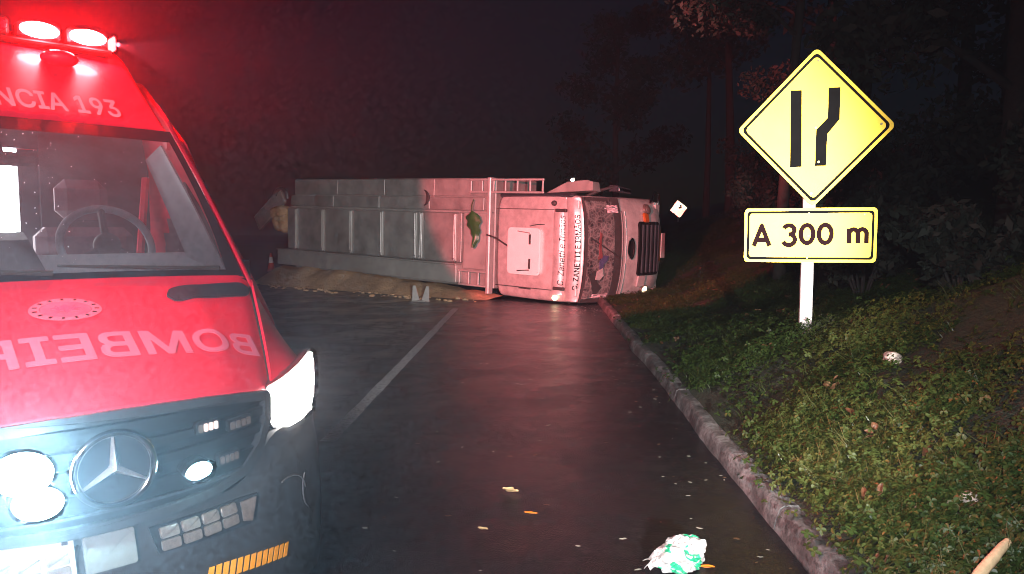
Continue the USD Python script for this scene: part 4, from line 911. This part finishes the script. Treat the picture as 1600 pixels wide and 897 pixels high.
# ------------------------------------------------------------------ litter
bag_t = thing('plastic_bag', 'crumpled white and green plastic bag lying on the wet asphalt', 'bag', (.83, 3.56, 0), 20)
def bag_mesh():
    s = trimesh.creation.icosphere(5, 1); v = np.array(s.vertices); n = v.copy()
    r = 1 + (meshkit.fbm(n * 1.6, 3, 5) - .5) * .9
    rid = 1 - np.abs(2 * meshkit.fbm(n * 3.1, 4, 15) - 1); r += (rid - .6) * .55
    v = n * r[:, None] * [.115, .085, .085]; v[:, 2] = np.maximum(v[:, 2] + .045, .004); s.vertices = v; return s
obj('bag_body', bag_mesh(), M['bag'], bag_t, 25)
def scrap(cx, cy, w, h, seed):
    def fn(u, v): return (cx + (u - .5) * w * (1 + .5 * v), cy + (v - .5) * h, .012 + .035 * meshkit.noise(np.array([[u * 3, v * 3, seed]]), 1)[0] + .02 * u)
    return grid(fn, np.linspace(0, 1, 7), np.linspace(0, 1, 7), .002)
obj('bag_handle', scrap(-.13, -.01, .09, .05, 3), M['bag'], bag_t, 20); obj('bag_handle', scrap(-.12, .06, .06, .05, 8), M['cloth_blue'] if False else M['bag'], bag_t, 20)
def leaf_mesh(L, W, curl=.2, lobes=0, seed=0):
    r = random.Random(seed)
    def fn(u, v):
        s = 2 * v - 1; w = W * math.sin(math.pi * min(1, max(.02, u))) ** .8 * (1 + (.45 * math.cos(u * math.pi * 2 * lobes) if lobes else 0))
        return ((u - .5) * L, s * w / 2 + .08 * L * math.sin(3 * u + seed), .004 + curl * W * (s * s * .5 + .25 * math.sin(5 * u + seed) ** 2))
    return grid(fn, np.linspace(0, 1, 10), np.linspace(0, 1, 5), .0008)
def road_leaf(name, label, px, py, L, W, mat_, rot, curl=.25, lobes=0, seed=0, cat_='leaf'):
    t = tag(obj(name, warp(leaf_mesh(L, W, curl, lobes, seed), lambda v: np.stack([px + v[:, 0] * math.cos(rot) - v[:, 1] * math.sin(rot), py + v[:, 0] * math.sin(rot) + v[:, 1] * math.cos(rot), v[:, 2] + .003], 1)), M[mat_], None, 30), label, cat_)
road_leaf('orange_leaf', 'bright orange leaf beside the crumpled plastic bag', .95, 3.53, .075, .03, 'orange_leaf', .15, .3, 0, 1)
road_leaf('orange_leaf', 'small orange leaf flat on the asphalt in mid lane', .11, 4.23, .075, .024, 'orange_leaf', -.05, .2, 0, 2)
road_leaf('lobed_leaf', 'pale dead leaf with pointed lobes, largest on the lane', -.01, 4.60, .115, .06, 'tan_leaf', -.5, .3, 2, 3)
road_leaf('dead_leaf', 'tan leaf nearest the van on the asphalt', -.16, 4.0, .06, .028, 'tan_leaf', -.5, .3, 0, 4)
lit, lit2 = [], []
def gxy(px, py):
    u = -(py - 448.5) / FPX; p = math.radians(PITCH); d = np.array([(px - 800) / FPX, math.cos(p) + u * math.sin(p), -math.sin(p) + u * math.cos(p)]); s = -CAM_H / d[2]; return d[0] * s, d[1] * s
r_ = random.Random(12)
for k in range(150):
    y = 3.2 + 9 * r_.random() ** 1.5; side = r_.random(); x = kerb_x(y) - .04 - (abs(r_.gauss(0, .28)) if side < .45 else r_.random() * 2.4)
    L = r_.uniform(.012, .04); m = leaf_mesh(L, L * r_.uniform(.25, .5), .3, 0, k); a = r_.uniform(-.5, .5) + (math.pi / 2 if r_.random() < .2 else 0)
    v = np.array(m.vertices); m.vertices = np.stack([x + v[:, 0] * math.cos(a) - v[:, 1] * math.sin(a), y + v[:, 0] * math.sin(a) + v[:, 1] * math.cos(a), v[:, 2] + .003], 1)
    (lit if r_.random() < .6 else lit2).append(m)
tag(obj('leaf_litter', lit, M['pale_leaf'], None, False), 'pale wet scraps of leaf scattered over the lane', 'litter', kind='stuff')
tag(obj('leaf_litter', lit2, M['dead_leaf'], None, False), 'brown scraps of leaf scattered over the lane', 'litter', kind='stuff')
# stick and stones on the bank
def bank_pt(x, y, dz=0): return np.array([x, y, float(bank_z(x, y)) + dz])
sp = [bank_pt(1.60, 2.60, .11), bank_pt(1.70, 2.66, .11), bank_pt(1.80, 2.72, .11), bank_pt(1.90, 2.78, .11)]
tag(obj('stick', noisy(tube([sp[0] + (sp[3] - sp[0]) * t + [0, 0, .012 * math.sin(3 * t)] for t in np.linspace(0, 1, 12)], [.018, .02, .02, .021, .021, .02, .02, .02, .019, .018, .017, .012], 10), .004, 30), M['wood'], None, 40), 'pale broken stick lying on the bank at the corner', 'stick')
for px, py, r, lab in ((2.02, 3.20, .045, 'pale lump of stone among the ground cover low on the bank'), (2.62, 5.1, .06, 'small brown stone half buried in the bank by the sign')):
    s = noisy(trimesh.creation.icosphere(3, r), r * .45, 12, int(px * 10)); s.vertices = np.array(s.vertices) * [1.2, .9, .8] + bank_pt(px, py, r * .3 + .03); tag(obj('stone', s, M['stone'], None, 30), lab, 'stone')

# ------------------------------------------------------------------ ground cover
def clump(seed, n=10, spread=.085):
    r = random.Random(seed); V, Fc = [], []
    for k in range(n):
        cx, cy, h = r.gauss(0, spread), r.gauss(0, spread), r.uniform(.02, .085); a0 = r.uniform(0, 6.28); tx, ty = r.gauss(0, .35), r.gauss(0, .35); nl = 4 if r.random() < .6 else 3; s = r.uniform(.010, .020)
        for q in range(nl):
            a = a0 + q * 2 * math.pi / nl + r.gauss(0, .15); d = np.array([math.cos(a), math.sin(a)]); e = np.array([-d[1], d[0]]); b = len(V)
            pts = [(0, 0), (.5, .42), (1.05, .40), (1.3, 0), (1.05, -.40), (.5, -.42)]
            for (l, w) in pts:
                p = d * l * s + e * w * s; V.append((cx + p[0], cy + p[1], h + p[0] * tx + p[1] * ty + .25 * s * abs(w) - .12 * s * l * l))
            Fc += [[b, b + 1, b + 2], [b, b + 2, b + 3], [b, b + 3, b + 4], [b, b + 4, b + 5]]
    return trimesh.Trimesh(np.array(V), np.array(Fc), process=False)
gc = UsdGeom.PointInstancer.Define(stage, '/World/ground_cover'); tag(gc.GetPrim(), 'low clover like ground cover over the bank', 'ground cover', kind='stuff')
UsdGeom.Scope.Define(stage, '/World/ground_cover/prototypes')
NP = 8
def grass_tuft(seed):
    r = random.Random(seed); V, Fc = [], []
    for k in range(16):
        a = r.uniform(0, 6.28); d = np.array([math.cos(a), math.sin(a), 0]); e = np.array([-d[1], d[0], 0]); b = len(V); o = np.array([r.gauss(0, .03), r.gauss(0, .03), 0]); h = r.uniform(.06, .17); w = .0028
        for q in (0, .5, 1.0): c = o + d * h * .55 * q * q + np.array([0, 0, h * q * (1 - .25 * q)]); V += [c - e * w * (1 - .8 * q), c + e * w * (1 - .8 * q)]
        for q in (0, 2): Fc += [[b + q, b + q + 1, b + q + 3], [b + q, b + q + 3, b + q + 2]]
    return trimesh.Trimesh(np.array(V), np.array(Fc), process=False)
def brown_leaves(seed):
    r = random.Random(seed); ms = []
    for k in range(4):
        m = leaf_mesh(r.uniform(.04, .09), r.uniform(.02, .04), .4, 0, seed + k); m.apply_transform(trimesh.transformations.euler_matrix(r.gauss(0, .4), r.gauss(0, .4), r.uniform(0, 6.28))); m.apply_translation([r.gauss(0, .08), r.gauss(0, .08), r.uniform(.03, .08)]); ms.append(m)
    return cat(ms)
for k in range(NP):
    usdkit.mesh(stage, f'/World/ground_cover/prototypes/clump_{k}', clump(100 + k, 14 if k < 6 else 20, .085 if k < 6 else .13), M['clover'], False)
    gc.GetPrototypesRel().AddTarget(f'/World/ground_cover/prototypes/clump_{k}')
g = np.random.default_rng(5)
N = 48000
yy = 1.2 + 25 * g.random(N) ** 1.55; tt = .27 + 7.0 * g.random(N) ** 1.1
yy2 = g.uniform(14, 42, 5000); tt2 = g.uniform(.3, 9, 5000); yy, tt = np.concatenate([yy, yy2]), np.concatenate([tt, tt2])
xx = kerb_x(yy) + tt
dens = meshkit.fbm(np.stack([xx * 1.1, yy * 1.1, 0 * xx], 1), 3, 41); bare = meshkit.fbm(np.stack([xx * .55, yy * .55, 0 * xx + 5], 1), 3, 43)
keep = (g.random(len(xx)) < np.clip((dens - .30) * 4.5, .06, 1)) & (g.random(len(xx)) < np.clip((.68 - bare) * 9, .30, 1)) & ((tt < .12 + 8 * g.random(len(xx))) | (yy < 10))
keep &= (np.abs(xx - SX) > .10) | (np.abs(yy - SY) > .10)
xx, yy = xx[keep], yy[keep]; n = len(xx)
for k in range(4):
    usdkit.mesh(stage, f'/World/ground_cover/prototypes/tuft_{k}', grass_tuft(300 + k) if k < 2 else brown_leaves(310 + k), M['grass_blade'] if k < 2 else M['dead_leaf'], False)
    gc.GetPrototypesRel().AddTarget(f'/World/ground_cover/prototypes/tuft_{k}')
pick = g.random(n); proto = g.integers(0, NP, n); proto = np.where(pick < .13, NP + (pick * 1000).astype(int) % 2, np.where(pick > .988, NP + 2 + (pick * 1000).astype(int) % 2, proto))
zz = bank_z(xx, yy) - .012
gc.CreatePositionsAttr(Vt.Vec3fArray.FromNumpy(np.stack([xx, yy, zz], 1).astype(np.float32)))
gc.CreateProtoIndicesAttr(Vt.IntArray.FromNumpy(proto.astype(np.int32)))
ang = g.uniform(0, 2 * np.pi, n)
# tilt with the slope
ex = .05; dzx = (bank_z(xx + ex, yy) - bank_z(xx - ex, yy)) / (2 * ex); dzy = (bank_z(xx, yy + ex) - bank_z(xx, yy - ex)) / (2 * ex)
Q = []
for i in range(n):
    nz = Gf.Vec3d(-float(dzx[i]), -float(dzy[i]), 1.0); nz.Normalize(); q = Gf.Rotation(Gf.Vec3d(0, 0, 1), math.degrees(ang[i])) * Gf.Rotation(Gf.Vec3d(0, 0, 1), nz); qq = q.GetQuat(); Q.append(Gf.Quath(float(qq.GetReal()), *[float(c) for c in qq.GetImaginary()]))
gc.CreateOrientationsAttr(Vt.QuathArray(Q))
sc = (g.uniform(.7, 1.35, n) * np.interp(yy, [2, 8, 11, 19, 30], [.95, 1.1, .95, .95, 1.9])).astype(np.float32); gc.CreateScalesAttr(Vt.Vec3fArray.FromNumpy(np.stack([sc, sc, sc * 1.05], 1)))

# ------------------------------------------------------------------ trees and shrubs
def leaves(centers, radii, n, size, seed, flat=1.0):
    r = np.random.default_rng(seed); C = []; 
    k = r.integers(0, len(centers), n); d = r.normal(size=(n, 3)); d /= np.linalg.norm(d, axis=1, keepdims=True); rad = r.random(n) ** .45
    p = np.asarray(centers)[k] + d * (np.asarray(radii)[k] * rad)[:, None] * [1, 1, flat]
    a = r.normal(size=(n, 3)); a /= np.linalg.norm(a, axis=1, keepdims=True); b = np.cross(a, r.normal(size=(n, 3))); b /= np.linalg.norm(b, axis=1, keepdims=True)
    s = size * r.uniform(.6, 1.5, n)[:, None]
    v = np.stack([p - a * s, p + b * s * .45, p + a * s, p - b * s * .45], 1).reshape(-1, 3); i = np.arange(n)[:, None] * 4
    return trimesh.Trimesh(v, np.vstack([i + [0, 1, 2], i + [0, 2, 3]]), process=False)
def tree(label, x, y, z, h, crown_r, seed, trunk_r=.18, lean=(0, 0), n=4200, size=.11, first=.35, material='foliage', nl=9, category='tree', name='tree'):
    r = random.Random(seed); t = thing(name, label, category, (x, y, z))
    P = [(lean[0] * s + .25 * math.sin(s * 3 + seed) * s, lean[1] * s + .25 * math.cos(s * 2.3 + seed) * s, -.3 + (h * .86 + .3) * s) for s in np.linspace(0, 1, 12)]
    obj('trunk', noisy(tube(P, np.linspace(trunk_r, trunk_r * .25, 12), 9), trunk_r * .15, 2.5, seed), M['bark'], t, True)
    cen, rad = [], []
    for k in range(nl):
        s = first + (1 - first) * (k + .6) / nl; b = np.array([np.interp(s, np.linspace(0, 1, 12), [q[j] for q in P]) for j in range(3)]); a = k * 2.4 + seed; L = crown_r * (1.0 - .55 * max(0, s - .5) / .5) * r.uniform(.6, 1.1)
        tip = b + [math.cos(a) * L, math.sin(a) * L, L * r.uniform(.15, .55)]
        obj('limb', tube([b, (b + tip) / 2 + [0, 0, .12 * L], tip], [trunk_r * .35, trunk_r * .22, trunk_r * .06], 6), M['bark'], t, True)
        for q in (.55, .85, 1.05):
            cen.append(b + (tip - b) * q + [r.gauss(0, .3), r.gauss(0, .3), r.gauss(0, .25)]); rad.append(crown_r * r.uniform(.22, .46))
    obj('crown', leaves(cen, rad, n, size, seed, .75), M[material], t, False)
    return t
trees = [
 ('slim tree with pale leaves above and left of the diamond sign', 5.0, 14.0, 12, 1.9, .12, (.3, -.5), 8000, .055, 'foliage_pale', .18),
 ('bare lower trunk of a tall tree right above the diamond sign', 7.2, 15.8, 14, 2.6, .22, (.2, 0), 4200, .12, 'foliage', .5),
 ('leafy tree at the upper right edge of the picture', 7.6, 11.5, 10, 2.7, .2, (-.5, -.4), 6500, .10, 'foliage_pale', .15),
 ('tree with a leaning trunk behind the far small sign', 10.4, 36, 15, 3.2, .26, (-.3, 0), 4200, .16, 'foliage', .5),
 ('thin straight trunk left of the small sign, deep in the wood', 10.55, 41, 16, 3.0, .2, (.3, 0), 4000, .16, 'foliage', .55),
 ('dark tree closing the view over the truck cab', 7.2, 52, 17, 4.4, .3, (0, 0), 5000, .2, 'foliage', .2),
 ('broad dark tree on the slope right of the distance plate', 12.5, 19, 13, 3.8, .25, (0, 0), 6500, .14, 'foliage', .1),
 ('dark tree on the slope behind the broad one', 16, 27, 15, 4.2, .25, (.3, 0), 5500, .16, 'foliage', .12),
 ('forked dark tree on the slope between small sign and diamond sign', 10.5, 25, 14, 3.0, .22, (-.3, .2), 5000, .14, 'foliage', .3),
]
for k, (lab, x, y, h, cr_, tr_, ln, n, size, mt, first) in enumerate(trees):
    tree(lab, x, y, float(bank_z(x, y)) if x > 2 else -.1, h, cr_, 200 + k, tr_, ln, n, size, first, mt, 10 if h > 12 else 8, 'tree', 'tree')
def shrub(label, x, y, h, w, seed, n=1500, size=.06, material='foliage_pale'):
    r = random.Random(seed); t = thing('shrub', label, 'shrub', (x, y, float(bank_z(x, y)))); cen, rad = [], []
    for k in range(7):
        a = k * .9 + seed; tip = np.array([math.cos(a) * w * r.uniform(.3, .9), math.sin(a) * w * r.uniform(.3, .9), h * r.uniform(.55, 1)])
        obj('stem', tube([(0, 0, -.1), tip * [.4, .4, .6], tip], [.02, .014, .005], 5), M['bark'], t, True)
        for q in (.5, .8, 1.0): cen.append(tip * [q, q, q]); rad.append(w * r.uniform(.2, .4))
    obj('foliage', leaves(cen, rad, n, size, seed, .9), M[material], t, False)
shr = [(4.4, 7.3, .9, .6, 'shrub on the crest right of the distance plate'), (5.6, 7.6, 1.7, .9, 'tall shrub on the crest at the right edge'), (4.5, 9.6, 1.2, .8, 'shrub behind the crest just right of the sign post'), (5.2, 6.2, 1.0, .7, 'low shrub nearest the right edge of the bank'),
       (6.0, 12.5, 1.6, 1.0, 'shrub under the slim tree behind the sign'), (6.6, 20, 1.8, 1.2, 'far shrub between the truck and the sign post'), (8.6, 26, 2.2, 1.5, 'dark shrub under the trunks beside the small sign'), (8.2, 15.5, 2.2, 1.4, 'broad shrub in the dark right of the sign')]
for k, (x, y, h, w, lab) in enumerate(shr): shrub(lab, x, y, h, w, 400 + k, 1700, .055 if y < 10 else .08)

# ------------------------------------------------------------------ rain haze
hz = bx(-110, 130, -45, 165, -2.5, 26)
tag(obj('haze', hz, mat('rain_haze', {'v': ('principled_volume', {'color': (.78, .80, .98), 'density': .0034, 'anisotropy': .8})}, volume='v.volume'), None, False), 'thin rain haze filling the night air', 'haze', kind='stuff')
